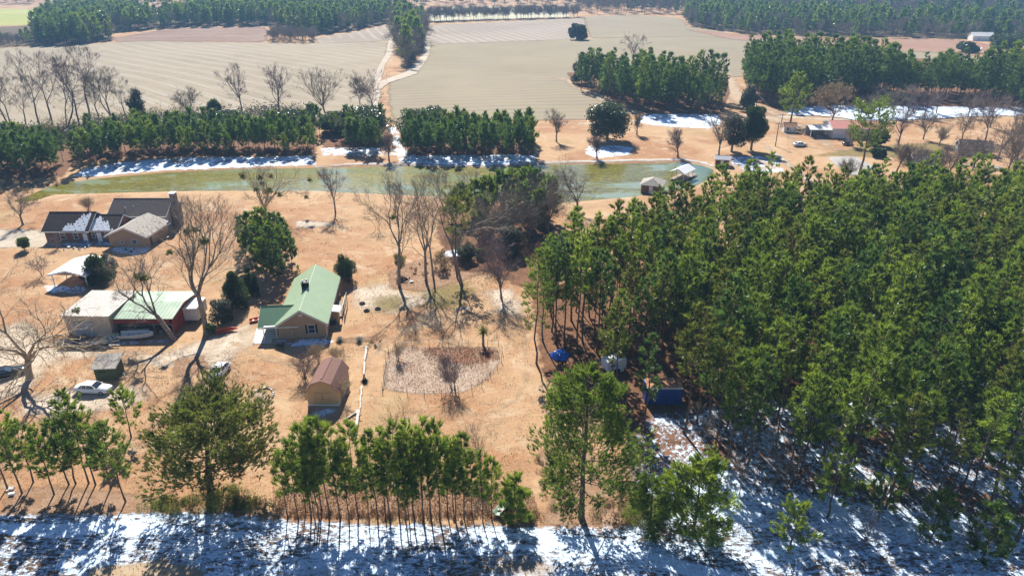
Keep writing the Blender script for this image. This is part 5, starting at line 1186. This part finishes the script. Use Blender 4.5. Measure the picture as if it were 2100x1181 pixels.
# young grove along the far bank
TP = None
YG = [pine_mesh_one('young_pine', nd, seed=80+i, H=10.2, R_=1.9, zb=3.6, kind='young', dens=.85, blade=(.75, .12), nb=11, trunk_r=.09, bend=.2) for i, nd in enumerate(['needle_dark', 'needle_dark', 'needle', 'needle_dark'])]
def grove(px, step, label, group, s0=.70, s1=1.15, meshes=None, name='young_pine', cat='young pine', lim=999):
    pts_ = scatter(world_poly(px), step, .25, rng); meshes = meshes or YG
    pts_ = pts_[np.argsort(np.hypot(pts_[:, 0], pts_[:, 1]))]
    if len(pts_) > lim: stuff(name+'_mass', pts_[lim:], meshes, label.replace('young pine in', 'mass of young pines at the back of'), rng, s0, s1)
    for (x, y) in pts_[:lim]:
        if meshes is TP: name, cat = 'tall_pine', 'tall pine'
        o = bpy.data.objects.new(name, rs.choice(meshes)); COL.objects.link(o); o.location = (x, y, hz(x, y)); o.rotation_euler = (0, 0, rs.uniform(0, 6.28)); s = rs.uniform(s0, s1); o.scale = (s, s, s); tag(o, label, cat, group)
    return len(pts_)
print('grove', grove([(160,354),(230,336),(400,325),(645,321),(650,292),(400,294),(165,306)], 3.5, 'young pine in the long planted belt on the far side of the pond', 'young pines of the belt across the pond', lim=130))
print('grove', grove([(832,329),(1096,331),(1090,286),(960,284),(905,290),(825,298)], 3.5, 'young pine in the block right of the gap on the far bank', 'young pines of the block right of the gap', lim=90))
print('grove', grove([(700,316),(780,317),(775,298),(705,298)], 3.5, 'young pine in the small clump just left of the gap on the far bank', 'young pines left of the gap'))
print('grove', grove([(640,286),(800,286),(800,276),(640,276)], 4.2, 'young pine at the back edge of the belt left of the gap', 'young pines at the back left of the gap'))
print('grove', grove([(-70,376),(70,372),(130,360),(135,330),(60,325),(-70,330)], 3.8, 'young pine in the clump at the left edge beside the pond', 'young pines at the left end of the pond', 0.9, 1.15))
# tall pines of the middle distance
TP = [pine_mesh_one('tall_pine', nd, seed=90+i, H=20, R_=3.5, zb=5.5, kind='mature', dens=.70, blade=(.95, .15), nb=11, trunk_r=.22, bend=.8) for i, nd in enumerate(['needle', 'needle_dark', 'needle_dark', 'needle_dark'])]
print('grove', grove([(1185,185),(1240,205),(1300,228),(1345,232),(1475,232),(1480,205),(1380,190),(1240,175)], 5.4, 'tall dark pine in the stand at the right corner of the big field', 'tall pines at the corner of the field', .55, 1.05, TP))
print('grove', grove([(1525,160),(1540,210),(1600,222),(1700,208),(1830,206),(1830,186),(1700,165),(1600,155)], 5.8, 'tall dark pine in the high stand behind the red-roofed house', 'tall pines behind the red-roofed house', .75, 1.2, TP))
print('grove', grove([(1822,209),(2030,207),(2040,186),(1815,184)], 5.6, 'tall pine in the thinner lower stand right of the high stand', 'lower pines right of the high stand', .68, .98, TP))
print('grove', grove([(1995,215),(2130,235),(2140,185),(2000,182)], 6.8, 'tall pine in the group at the right edge behind the snow strip', 'tall pines at the right edge', .75, 1.15, TP))
# far woods
FW = [pine_mesh_one('far_pine', nd, seed=120+i, H=17, R_=3.8, zb=4.5, kind='mature', dens=.33, blade=(1.7, .6), nb=4, trunk_r=.2) for i, nd in enumerate(['needle_dark', 'needle'])]
def far_bare(seed, H, mat):
    tr_, br_, tips = bare_parts(seed=seed, H=H, spread=.5, trunk_frac=.25, r0=.18, levels=4, first=4)
    tr_.P0 += br_.P0; tr_.P1 += br_.P1; tr_.R0 += [max(.05, r) for r in br_.R0]; tr_.R1 += [max(.04, r) for r in br_.R1]; V, T = tr_.mesh(3)
    rg = np.random.default_rng(seed); P = np.array([tuple(t_) for t_ in tips]); P = P[rg.integers(0, len(P), 520)]+rg.normal(0, .6, (520, 3)); D = norm(rg.normal(0, 1, (520, 3))+np.array([0, 0, .8])); v, f, a = blades(P, D, 2, 1.5, .13, rg, .5)
    s = H/P[:, 2].max(); VV, TT, AA, MI = merge([(V, T, None, 0), (v, f, a, 0)]); return newmesh('far_bare_tree', VV*s, TT, [M[mat]], attrs={'v': AA})
FB = [far_bare(200, 14, 'bark'), far_bare(201, 13, 'bark_purple'), far_bare(202, 15, 'bark')]
def wood(px, step, label, meshes, name='woodland', s0=.8, s1=1.2):
    poly = world_poly(px); pts_ = scatter(poly, step, .42, rng); return stuff(name, pts_, meshes, label, rng, s0, s1)
wood([(-250,118),(0,98),(75,94),(60,84),(0,86),(-250,100)], 6, 'low scrubby wood at the far left end of the big field', FW[1:]+FB, 'woodland', .35, .6)
wood([(75,94),(180,90),(234,82),(228,72),(120,62),(85,66)], 6.5, 'rounded dark wood at the left end of the big field', FW+FB[:1])
wood([(232,68),(300,62),(380,56),(545,53),(645,72),(720,64),(800,47),(802,30),(600,18),(390,22),(390,44),(300,50),(240,56)], 8, 'blue-green wood behind the brown ploughed strip', FW+FB[:1])
wood([(808,60),(818,110),(836,144),(850,138),(868,100),(870,50),(812,34)], 6.5, 'belt of bare and green trees running beside the sandy track', FB+FW[1:], 'tree_belt', .9, 1.3)
wood([(550,86),(645,88),(645,80),(560,76)], 5, 'small copse of pale bare trees on the field edge', FB, 'copse', .5, .7)
wood([(868,47),(1000,42),(1185,37),(1185,34),(1000,39),(868,43)], 6.5, 'long thin row of bare trees behind the middle field', FB, 'tree_row', .8, 1.1)
wood([(1405,45),(1415,54),(1500,68),(1640,75),(1900,78),(2010,82),(2350,100),(2350,50),(1900,48),(1405,26)], 8.5, 'dark wood edging the red clay field at the upper right', FW+FB[:2], 'woodland', .6, 1.2)
wood([(1405,24),(1900,46),(2400,50),(2400,6),(1600,3),(1180,8),(1190,30),(1400,30)], 15, 'hazy blue forest at the upper right', FW[:1]+FB+FB[:2], 'forest', 1.0, 1.5)
wood([(-300,66),(75,50),(120,21),(60,12),(-300,8)], 16, 'hazy wood beyond the left fields', FW+FB[:1], 'forest', .8, 1.1) if False else None
wood([(-500,10),(60,10),(390,18),(800,24),(880,10),(1150,14),(1200,6),(2500,4),(2500,-22),(-500,-22)], 24, 'distant blue forest reaching to the horizon', FW+FB[:2], 'forest', 1.1, 1.7)
wood([(120,26),(280,28),(300,50),(230,60),(120,66),(80,54)], 10, 'wood between the pale fields at the upper left', FW+FB[:1])

# ------------------------------------------------------------------ leafless and single trees
B = bare_tree
B('bare_tree', 423, 683, 398, 'tallest bare tree left of the green-roofed house, with mistletoe balls', 'bark', 5, seed=1, spread=.36, trunk_frac=.30, r0=.48, levels=7, first=4, trop=.07, minr=.016)
B('bare_tree', 358, 697, 512, 'crooked bare tree leaning left in front of the red barn', 'bark', 2, seed=5, spread=.50, trunk_frac=.26, r0=.36, levels=6, lean=(-.22, 0), wob=.17, trop=.02, minr=.015)
B('bare_tree', 62, 776, 522, 'gnarled mossy bare tree beside the black truck at the left edge', 'bark_pale', 1, seed=3, spread=.52, trunk_frac=.16, r0=.62, levels=7, first=4, wob=.19, trop=.0, minr=.016, leaves=('tanleaf', .5, .10))
B('bare_tree', 546, 452, 331, 'wide bare tree full of mistletoe behind the pine clump', 'bark_pale', 12, seed=4, spread=.52, trunk_frac=.2, r0=.45, levels=6, first=5, trop=.02, minr=.02, leaves=('mistletoe', .15, .16))
B('bare_tree', 688, 436, 342, 'slim bare tree standing alone on the lawn above the house', 'bark_purple', 0, seed=6, spread=.32, trunk_frac=.25, r0=.22, levels=5, first=4, minr=.02, leaves=('tanleaf', .25, .14))
B('bare_tree', 47, 461, 390, 'small bare tree left of the brick house', 'bark', 0, seed=7, spread=.55, trunk_frac=.22, r0=.26, levels=5, first=4, minr=.02)
B('bare_tree', 819, 586, 352, 'tall bare tree with a long left limb, leftmost of three above the garden bed', 'bark', 1, seed=8, spread=.30, trunk_frac=.36, r0=.36, levels=7, first=3, trop=.07, minr=.016)
B('bare_tree', 874, 576, 372, 'tall bare tree in the middle of the three above the garden bed', 'bark', 0, seed=9, spread=.36, trunk_frac=.30, r0=.30, levels=6, first=4, minr=.016)
B('bare_tree', 888, 566, 395, 'bare trunk close behind the middle one of the three', 'bark', 0, seed=10, spread=.36, trunk_frac=.36, r0=.22, levels=5, first=3, minr=.016)
B('bare_tree', 948, 585, 345, 'dark crooked bare tree leaning left, the rightmost of the three above the garden bed', 'bark', 0, seed=11, spread=.42, trunk_frac=.35, r0=.28, levels=6, first=3, lean=(-.16, .05), wob=.15, minr=.016)
B('bare_tree', 1028, 612, 485, 'broom-shaped purple-brown bare tree near the plantation edge', 'bark_purple', 0, seed=12, spread=.34, trunk_frac=.12, r0=.22, levels=6, first=7, trop=.05, dens=1.25, minr=.016)
B('bare_tree', 1184, 436, 322, 'wide dark bare tree against the pond', 'bark_purple', 0, seed=13, spread=.55, trunk_frac=.2, r0=.34, levels=6, first=5, trop=.02, minr=.022)
back = [(20,262,115,'bark',.30),(81,256,100,'bark_purple',.3),(108,256,106,'bark_purple',.3),(135,262,112,'bark_purple',.25),(163,258,95,'bark_purple',.4),(186,244,96,'bark_purple',.35),(229,244,128,'bark',.4),(259,244,145,'bark',.4),(288,236,180,'bark',.5),(393,240,180,'bark',.42),(498,234,128,'bark_purple',.42),(573,230,130,'bark_purple',.5),(668,236,137,'bark',.5),(765,226,140,'bark_purple',.62),(740,230,160,'bark',.4),(1,272,165,'bark_purple',.35),(55,264,150,'bark',.4),(205,250,150,'bark',.4)]
BL = ['at the far left edge in front of the big field','slanting left, second tall one in the left group','third in the left group, upright with a dense top','thin and leaning right in the left group','tallest in the middle of the left group before the big field','with a double trunk at the right of the left group','with a bushy top just right of the left group','shorter one right of the bushy-topped one','small stunted one with broken limbs right of the left group','low twiggy one between the left group and the three wide ones','wide V-shaped one, first of the three before the field','wide one in the middle of the three before the field','slimmer one, last of the three before the field','pale spreading one at the foot of the sandy track','spindly one just left of the spreading one at the sandy track','short one cut by the left edge','short one between the tall left trunks','small one behind the double trunk']
for k, (a, b_, c, bk, sp) in enumerate(back): B('bare_tree', a, b_, c, 'bare tree '+BL[k].replace('of the left group before the big field','of the left group'), bk, 0, group='bare trees at the edge of the big field', seed=300+k, spread=sp, trunk_frac=.3 if sp < .45 else .16, r0=.36 if c < 140 else .25, levels=5, first=3 if sp < .42 else 5, minr=.035, trop=.06, wob=.12, stems=1 if k % 3 else 2)
rt = [(1141,291,226,'bark','small bare tree beside the farm road above the pond',.45),(1224,326,278,'bark_purple','dense purple bare tree at the water beneath the round evergreen',.5),(1306,277,236,'bark','thin bare tree right of the round evergreen',.4),(1390,322,268,'bark_purple','bare tree on the red bank right of the snow shade',.5),(798,330,276,'bark_purple','dark bare tree in the gap of the pine belt',.5),(1299,140,66,'bark_purple','bare tree on the ridge of the middle field above the pine stand',.5),(1474,318,232,'bark','grey bare tree left of the two round cedars',.45),(1842,298,200,'bark_purple','big bare tree right of the red-roofed house',.5),(1893,286,228,'bark','small bare tree on the lawn right of the red-roofed house',.4),(1838,356,290,'bark','left of a pair of bare trees below the red-roofed house',.42),(1862,362,296,'bark_purple','right of a pair of bare trees below the red-roofed house',.42),(1972,288,222,'bark','bare tree with a forked top on the right lawn',.5),(1945,366,280,'bark','grey cloud-like bare tree in front of the grey-roofed house',.5),(2045,330,215,'bark_purple','tall bare tree near the right edge before the snow strip',.45),(2080,345,200,'bark','tall bare tree at the right edge above the plantation',.45),(2062,362,262,'bark','slim bare tree beside the lumber pile',.4),(2020,290,180,'bark_purple','bare tree rising among the pines at the upper right',.45),(1800,236,170,'bark_purple','purplish bare tree before the tall pines',.5),(1860,236,172,'bark','grey bare tree before the tall pines, right of the purplish one',.5),(1738,368,325,'bark','small bare tree in front of the concrete pad',.5),(1925,300,258,'bark_pale','pale small tree on the right lawn',.4),(1745,300,262,'bark_pale','small pale tree beside the red-roofed house front',.45),(1765,240,196,'bark_purple','low bare tree behind the red-roofed house',.5),(1920,234,186,'bark_purple','low bare tree at the right part of the snow strip',.5),(1965,352,285,'bark','grey bare tree whose crown hides the left of the grey-roofed house',.5),(1995,350,278,'bark','grey bare tree whose crown hides the right of the grey-roofed house',.5),(1925,362,300,'bark_purple','twiggy bare tree between the green-grey shed and the grey-roofed house',.5),(1885,368,300,'bark','bare tree growing in front of the green-grey shed',.5),(2090,300,215,'bark_purple','bare tree at the right edge just before the snow strip',.45),(2030,262,190,'bark','slim bare tree on the snow strip near the right edge',.4),(1830,242,180,'bark','bare tree behind the snow strip, between the purplish and the grey one',.5),(1895,240,188,'bark_purple','purplish twiggy tree behind the snow strip',.5),(1985,240,185,'bark','grey twiggy tree at the right end of the snow strip',.5),(2075,375,250,'bark','bare tree at the right edge rising over the plantation crowns',.42),(1780,245,196,'bark','low grey tree behind the ridge of the red-roofed house',.5)]
for k, (a, b_, c, bk, lb, sp) in enumerate(rt): B('bare_tree', a, b_, c, lb, bk, 0, seed=400+k, spread=sp, trunk_frac=.2, r0=.28, levels=5, first=5, minr=.032, trop=.04, dens=1.15)
for k_, (a, b_, c, lb, sp) in enumerate([(1088,478,352,'big grey twiggy tree at the right end of the thicket by the pond',.5),(1124,476,348,'grey twiggy tree nearest the plantation in the thicket by the pond',.48),(1050,482,372,'grey twiggy tree in the middle of the thicket by the pond',.5),(1010,498,400,'lower grey twiggy tree at the left of the thicket by the pond',.5)]): B('bare_tree', a, b_, c, lb, 'bark', 0, seed=450+k_, spread=sp, trunk_frac=.12, r0=.22, levels=6, first=6, minr=.022, trop=.03, dens=1.15, leaves=('leaf_grey', .9, .13))
B('oak_tree', 1706, 252, 160, 'round tan-leaved oak beside the snow strip', 'bark', 0, seed=430, spread=.55, trunk_frac=.18, r0=.4, levels=6, first=6, minr=.03, leaves=('tanleaf', 4, .28))
# bare scrub
sm = [(625,775,725,'fan of bare stems left of the cream shed roof',10,'bark_purple'),(655,745,705,'bare twiggy bush behind the cream shed',9,'bark_pale'),(690,748,712,'bare twigs just right of the cream shed roof',8,'bark_pale'),(930,800,735,'bare brown bush inside the garden bed',9,'bark_purple'),(915,760,728,'small bare bush in the red mulch of the garden bed',6,'bark_purple'),(815,740,702,'thin bare bush at the upper left of the garden bed',6,'bark_pale'),(985,960,868,'thin bare stems rising behind the young pine row',5,'bark_pale'),(835,930,835,'bare sapling above the middle of the young pine row',4,'bark_pale'),(182,432,404,'big tan bare bush behind the brick house',12,'bark_pale'),(120,508,478,'small bare tree in front of the brick house',4,'bark_purple'),(88,565,520,'thin bare shrub left of the white carport',4,'bark_purple'),(940,520,470,'grey bare bush at the left of the thicket',8,'bark'),(985,505,440,'grey bare bush in the thicket by the pond',9,'bark'),(1040,500,420,'large grey bare bush in the middle of the thicket',12,'bark'),(1085,490,410,'grey bare bush at the right of the thicket',12,'bark'),(1120,470,372,'tall grey twiggy tree beside the pond pines',10,'bark'),(1000,540,480,'low bare bush below the thicket',8,'bark_purple'),(775,470,420,'faint bare sapling on the lawn',3,'bark_pale'),(960,400,350,'bare sapling at the pond edge before the block of pines',5,'bark_purple'),(905,398,345,'bare bent tree at the pond edge above the three tall ones',4,'bark_purple'),(1512,1015,930,'thin bare sapling standing on the snow before the pines',2,'bark'),(1585,1000,900,'taller bare sapling against the front of the pines',2,'bark'),(1760,1125,1060,'bare twiggy sapling on the snow near the bottom right',3,'bark_purple'),(1880,1110,1020,'leaning bare sapling at the bottom right',2,'bark_purple'),(1985,1130,1060,'low bare bush at the bottom right corner area',5,'bark_purple'),(1440,905,830,'bare sapling on the snow below the blue container',2,'bark'),(700,820,775,'wisps of bare twigs right of the shed',3,'bark_pale')]
for k, (a, b_, c, lb, st_, bk) in enumerate(sm): B('bare_bush', a, b_, c, lb, bk, 0, cat='bush', seed=500+k, spread=.45, trunk_frac=.15, r0=.06, levels=4, first=3, stems=st_, minr=.014 if b_ > 600 else .02, trop=.06)
# evergreens
leafy('evergreen_bush', 709, 576, 522, 'rounded dark conifer behind the right corner of the green-roofed house', 'cedar', 4.2, 'bush', seed=1, n=6500, size=.13, zb=.1, lobes=22, blade=True, trunk=.12)
leafy('cedar_tree', 487, 632, 556, 'bluish cedar in the hedge left of the house, largest one', 'cedar', 6.0, seed=2, n=9000, size=.13, zb=.1, lobes=30, shape='cone', blade=True)
leafy('cedar_tree', 517, 605, 548, 'dark cedar wedged between the hedge and the pine clump', 'cedar', 3.6, seed=3, n=5000, size=.13, zb=.1, lobes=20, shape='cone', blade=True)
leafy('evergreen_bush', 457, 662, 618, 'glossy rounded shrub at the foot of the hedge by the orange kayak', 'leaf_grey', 4.6, 'bush', seed=4, n=6000, size=.12, zb=.1, lobes=18, trunk=.1)
leafy('evergreen_bush', 434, 684, 662, 'small bright bush at the base of the tallest bare tree', 'shrub', 1.7, 'bush', seed=5, n=1600, size=.10, zb=.05, lobes=10, trunk=.05)
leafy('cedar_tree', 200, 578, 517, 'blackish evergreen leaning on the right side of the white carport', 'cedar', 6.6, seed=6, n=9000, size=.13, zb=.1, lobes=24, shape='cone', blade=True)
leafy('evergreen_bush', 228, 560, 522, 'grey-green bush right of the blackish evergreen', 'leaf_grey', 4.0, 'bush', seed=7, n=3500, size=.13, zb=.1, lobes=12, trunk=.08)
leafy('evergreen_bush', 51, 514, 486, 'small round yellow-green tree on the lawn by the driveway', 'shrub', 3.2, 'tree', seed=8, n=2500, size=.13, zb=.8, lobes=12, trunk=.1)
leafy('evergreen_bush', 956, 535, 500, 'dark glossy round bush below the thicket', 'leaf', 4.2, 'bush', seed=9, n=4500, size=.13, zb=.1, lobes=16, trunk=.1)
leafy('evergreen_bush', 985, 530, 508, 'light green bush just right of the dark round one', 'shrub', 2.6, 'bush', seed=10, n=1800, size=.12, zb=.05, lobes=10, trunk=.06)
leafy('evergreen_tree', 1045, 520, 462, 'silvery broadleaf evergreen between the thicket and the plantation', 'leaf_grey', 6.5, seed=11, n=6500, size=.17, zb=.6, lobes=18)
leafy('evergreen_tree', 820, 560, 518, 'small yellowish tree beside the trunk of the leftmost tall bare tree', 'mistletoe', 3.0, seed=12, n=1500, size=.11, zb=1.2, lobes=12, trunk=.07)
leafy('evergreen_bush', 905, 552, 512, 'tan-green bush among the trunks of the bare trees', 'tanleaf', 3.6, 'bush', seed=13, n=1800, size=.12, zb=.3, lobes=12, trunk=.07)
leafy('evergreen_tree', 1245, 288, 215, 'broad round evergreen casting snow shade beside the farm road', 'leaf', 15.5, seed=14, n=9000, size=.36, zb=2.2, lobes=30, trunk=.45)
leafy('cedar_tree', 1540, 308, 222, 'tall rounded olive cedar, the right one of the pair by the pond end', 'cedar', 9.0, seed=15, n=7000, size=.30, zb=1.2, lobes=26, blade=True, trunk=.35)
leafy('cedar_tree', 1500, 312, 236, 'greyer rounded cedar, the left one of the pair by the pond end', 'leaf_grey', 8.5, seed=16, n=5000, size=.28, zb=1.8, lobes=22, trunk=.35)
for k, (a, b_, c, wd_, lb) in enumerate([(462,262,232,16,'grey-green dome of an evergreen rising from the left of the pine belt'),(590,256,226,13,'evergreen dome in the middle of the pine belt'),(745,285,226,22,'large dark evergreen dome left of the gap'),(868,280,222,19,'large evergreen dome right of the gap'),(690,272,232,12,'smaller evergreen dome between the belt and the gap')]): leafy('evergreen_tree', a, b_, c, lb, 'leaf', wd_, seed=20+k, n=8000, size=.34, zb=1.2, lobes=30, trunk=.35)
for k, (a, b_, c, wd_, lb, mt) in enumerate([(290,262,185,7,'leaning vine-covered tree right of the left bare group','leaf_grey'),(440,240,205,6,'yellow-green tree at the field edge before the belt','shrub'),(640,232,215,5,'small yellow-green tree right of the wide bare ones','shrub'),(1182,82,50,14,'pair of grey trees alone in the middle of the field','leaf_grey'),(1192,82,52,9,'dark conifer right of the grey pair in the middle of the field','cedar'),(1980,108,88,15,'round dark tree alone near the far white house','leaf'),(2062,100,68,22,'dark spreading evergreen beside the far white house','cedar'),(1193,172,112,12,'grey-green tree at the left tip of the pine stand','leaf_grey'),(1530,228,178,8,'shrubby tree beside the dirt lane','leaf_grey'),(1800,300,268,7,'low dark bush at the right end of the red-roofed house','cedar'),(1800,322,304,5,'small dark shrub on the lawn below the red-roofed house','cedar')]): leafy('evergreen_tree', a, b_, c, lb, mt, wd_, seed=40+k, n=2600, size=.42 if b_ > 150 else .8, zb=.5, lobes=16, trunk=.25)
# undergrowth: masses nobody could count
def scrub(px, label, mat, n, size, hmax, seed, name='undergrowth', blade=False, step=None):
    poly = world_poly(px); rg = np.random.default_rng(seed); x0_, y0_ = poly.min(0); x1_, y1_ = poly.max(0)
    nc = max(6, n//60); cxy = []
    while len(cxy) < nc:
        q = np.array([rg.uniform(x0_, x1_), rg.uniform(y0_, y1_)]); 
        if sdist(poly, q[:1], q[1:])[0] > 0: cxy.append(q)
    cxy = np.array(cxy); ci = rg.integers(0, nc, n); ch_ = rg.uniform(.25, 1, nc)*hmax; sp_ = rg.uniform(.4, 1.1, nc)*max(.5, hmax*.55)
    u = norm(rg.normal(0, 1, (n, 3)))*rg.uniform(.3, 1, (n, 1))**.5
    X = cxy[ci, 0]+u[:, 0]*sp_[ci]; Y = cxy[ci, 1]+u[:, 1]*sp_[ci]; Z = height(X, Y)+np.abs(u[:, 2])*ch_[ci]
    P = np.stack([X, Y, Z], 1)
    if blade:
        V, T, v = blades(P, np.tile([0, 0, 1.], (n, 1))+rg.normal(0, .5, (n, 3)), 2, size*2.4, size*.35, rg, .5)
    else: V, T = quads(P, size, rg); v = np.repeat(rg.uniform(0, 1, n), 4)
    o = link(name, newmesh(name, V, T, [M[mat]], attrs={'v': v})); tag(o, label, 'undergrowth', kind='stuff'); return o
scrub([(290,1035),(400,1015),(480,1000),(560,1040),(560,1055),(300,1056)], 'dark evergreen undergrowth at the foot of the big olive pine', 'needle_olive', 5200, .13, 1.5, 1, blade=True)
scrub([(300,1030),(440,1015),(560,1030),(600,1062),(1100,1072),(1120,1050),(560,1040),(330,1045)], 'brown leafless brush along the edge of the snowy road', 'litter', 7000, .10, 1.0, 2, 'brush', True)
scrub([(1210,1040),(1300,1000),(1370,1050),(1360,1085),(1210,1075)], 'tan dry brush between the tall pine and the rounded pine', 'tanleaf', 3500, .11, 1.3, 3, 'brush', True)
scrub([(1280,1040),(1330,1010),(1380,1060),(1340,1085),(1280,1078)], 'green undergrowth at the foot of the rounded pine', 'needle', 3500, .13, 1.7, 4, blade=True)
scrub([(1090,930),(1130,900),(1180,940),(1180,1040),(1110,1050)], 'dry brush along the left of the tall straight pine', 'tanleaf', 3000, .10, 1.1, 5, 'brush', True)
scrub([(-60,280),(150,270),(320,240),(640,228),(640,236),(330,258),(160,300),(-60,310)], 'grey-green thicket behind the long pine belt', 'leaf_grey', 12000, .38, 6.5, 6)
scrub([(-60,270),(150,262),(320,238),(500,232),(330,250),(160,290),(-60,300)], 'bright vine tangle behind the long pine belt', 'shrub', 3200, .34, 6.0, 7)
scrub([(-60,290),(150,260),(320,236),(640,228),(330,250),(160,285),(-60,300)], 'tan brush behind the long pine belt', 'tanleaf', 8000, .34, 6.5, 17, 'brush', True)
scrub([(905,490),(1110,440),(1130,480),(1060,520),(930,520)], 'brown leafless scrub filling the thicket', 'tanleaf', 3000, .16, 1.6, 8, 'brush', True)
scrub([(1560,1010),(1750,1020),(1960,1045),(2150,1080),(2150,1060),(1750,985),(1560,965)], 'dry brush and saplings at the front edge of the plantation', 'litter', 4500, .12, .9, 9, 'brush', True)
scrub([(1680,1000),(1800,1010),(1980,1040),(2120,1080),(2120,1050),(1800,985)], 'green seedlings at the front edge of the plantation', 'needle_bright', 1600, .16, 1.2, 10, blade=True)
scrub([(-40,400),(60,395),(130,376),(140,366),(40,368),(-40,380)], 'grey reeds and brush at the left end of the pond', 'tanleaf', 2500, .22, 1.6, 11, 'brush', True)
scrub([(110,690),(170,690),(240,700),(200,720),(120,715)], 'tan weeds around the junk in front of the tan garage', 'tanleaf', 1600, .13, 1.0, 12, 'brush', True)
scrub([(685,700),(780,694),(780,704),(690,708)], 'dry stalks in the agave bed', 'tanleaf', 500, .08, .5, 13, 'brush', True)
scrub([(545,712),(575,716),(590,706),(560,704)], 'low green plants at the front left of the house', 'shrub', 300, .09, .35, 14)
scrub([(800,575),(960,560),(1000,520),(860,540),(800,560)], 'scattered dry weeds beneath the three tall bare trees', 'tanleaf', 1500, .12, .7, 15, 'brush', True)
def litter(px, label, mat, n, size, seed, name='leaf_litter_scatter', flat=.05):
    poly = world_poly(px); rg = np.random.default_rng(seed); x0_, y0_ = poly.min(0); x1_, y1_ = poly.max(0); X = rg.uniform(x0_, x1_, n*2); Y = rg.uniform(y0_, y1_, n*2); k_ = sdist(poly, X, Y) > 0; X, Y = X[k_][:n], Y[k_][:n]
    P = np.stack([X, Y, height(X, Y)+LAYER[0]+flat+rg.uniform(0, .10, len(X))], 1); V, T = quads(P, size, rg, up=1.2); v = np.repeat(rg.uniform(0, 1, len(X)), 4); o = link(name, newmesh(name, V, T, [M[mat]], attrs={'v': v})); tag(o, label, 'leaf litter', kind='stuff')
litter([(0,1048),(560,1060),(1290,1078),(1500,1000),(2100,1090),(2300,1240),(-100,1240)], 'brown leaves and twigs scattered over the roadside snow', 'litter', 15000, .07, 1)
litter([(1290,880),(1480,830),(2100,800),(2300,1100),(1560,990)], 'leaves and fallen twigs on the snowy plantation floor', 'litter', 12000, .08, 2)
litter([(860,716),(960,712),(1020,716),(1026,740),(960,752),(880,740)], 'red straw thrown over the upper garden bed', 'litter', 2600, .08, 3, 'straw')

def tufts(px, label, mat, n, h_, w_, seed, name='dry_grass'):
    poly = world_poly(px); rg = np.random.default_rng(seed); x0_, y0_ = poly.min(0); x1_, y1_ = poly.max(0); nc = n//14; cx_ = rg.uniform(x0_, x1_, nc); cy_ = rg.uniform(y0_, y1_, nc); i_ = rg.integers(0, nc, n)
    X = cx_[i_]+rg.normal(0, .55, n); Y = cy_[i_]+rg.normal(0, .55, n); k_ = sdist(poly, X, Y) > 0; X, Y = X[k_], Y[k_]
    P = np.stack([X, Y, height(X, Y)+LAYER[0]*.6], 1); V, T, v = blades(P, np.tile([0, 0, 1.], (len(P), 1)), 3, h_, w_, rg, .45)
    o = link(name, newmesh(name, V, T, [M[mat]], attrs={'v': v})); tag(o, label, 'grass', kind='stuff')
tufts([(0,690),(560,720),(1080,640),(1110,860),(1080,1000),(560,1040),(0,1040)], 'dormant tan grass tufts over the near lawn', 'tanleaf', 26000, .13, .05, 51)
tufts([(0,400),(700,400),(1100,520),(1080,660),(560,700),(0,690)], 'dormant tan grass tufts over the far lawn', 'litter', 14000, .16, .07, 52)
litter([(720,600),(800,540),(960,530),(1060,600),(1050,660),(900,660),(760,660)], 'fallen leaves and twigs beneath the three tall bare trees', 'litter', 6000, .08, 53)
litter([(280,690),(480,690),(520,800),(300,900),(0,880),(0,700)], 'twigs and leaves over the sandy dirt yard', 'litter', 5000, .07, 54)
litter([(788,716),(1022,714),(1000,790),(880,808),(788,800)], 'pale stalks and rubble in the garden bed', 'litter', 3500, .09, 55, 'stubble')
litter([(560,1000),(1090,1000),(1110,1062),(560,1062)], 'rusty leaves under the young pine row', 'litter', 9000, .09, 56)
# ------------------------------------------------------------------ air
hb = MB().box(-4200, 4200, -120, 6700, -4, 62)
hzo = hb.build('haze', M['white']); hzo.data.materials.clear()
hm = bpy.data.materials.new('air'); hm.use_nodes = True; hm.node_tree.nodes.clear(); on = hm.node_tree.nodes.new('ShaderNodeOutputMaterial'); pv = hm.node_tree.nodes.new('ShaderNodeVolumePrincipled')
pv.inputs['Color'].default_value = (.36, .66, 1, 1); pv.inputs['Density'].default_value = HAZE; pv.inputs['Anisotropy'].default_value = 0; hm.node_tree.links.new(pv.outputs[0], on.inputs['Volume'])
hzo.data.materials.append(hm); tag(hzo, kind='stuff'); hzo['label'] = 'thin bluish air lying over the whole countryside'
tot = sum(len(m_.loop_triangles) if m_.loop_triangles else len(m_.polygons) for m_ in bpy.data.meshes); print('levels', LEVEL.max()); print('polys', tot, 'objects', len(bpy.data.objects))
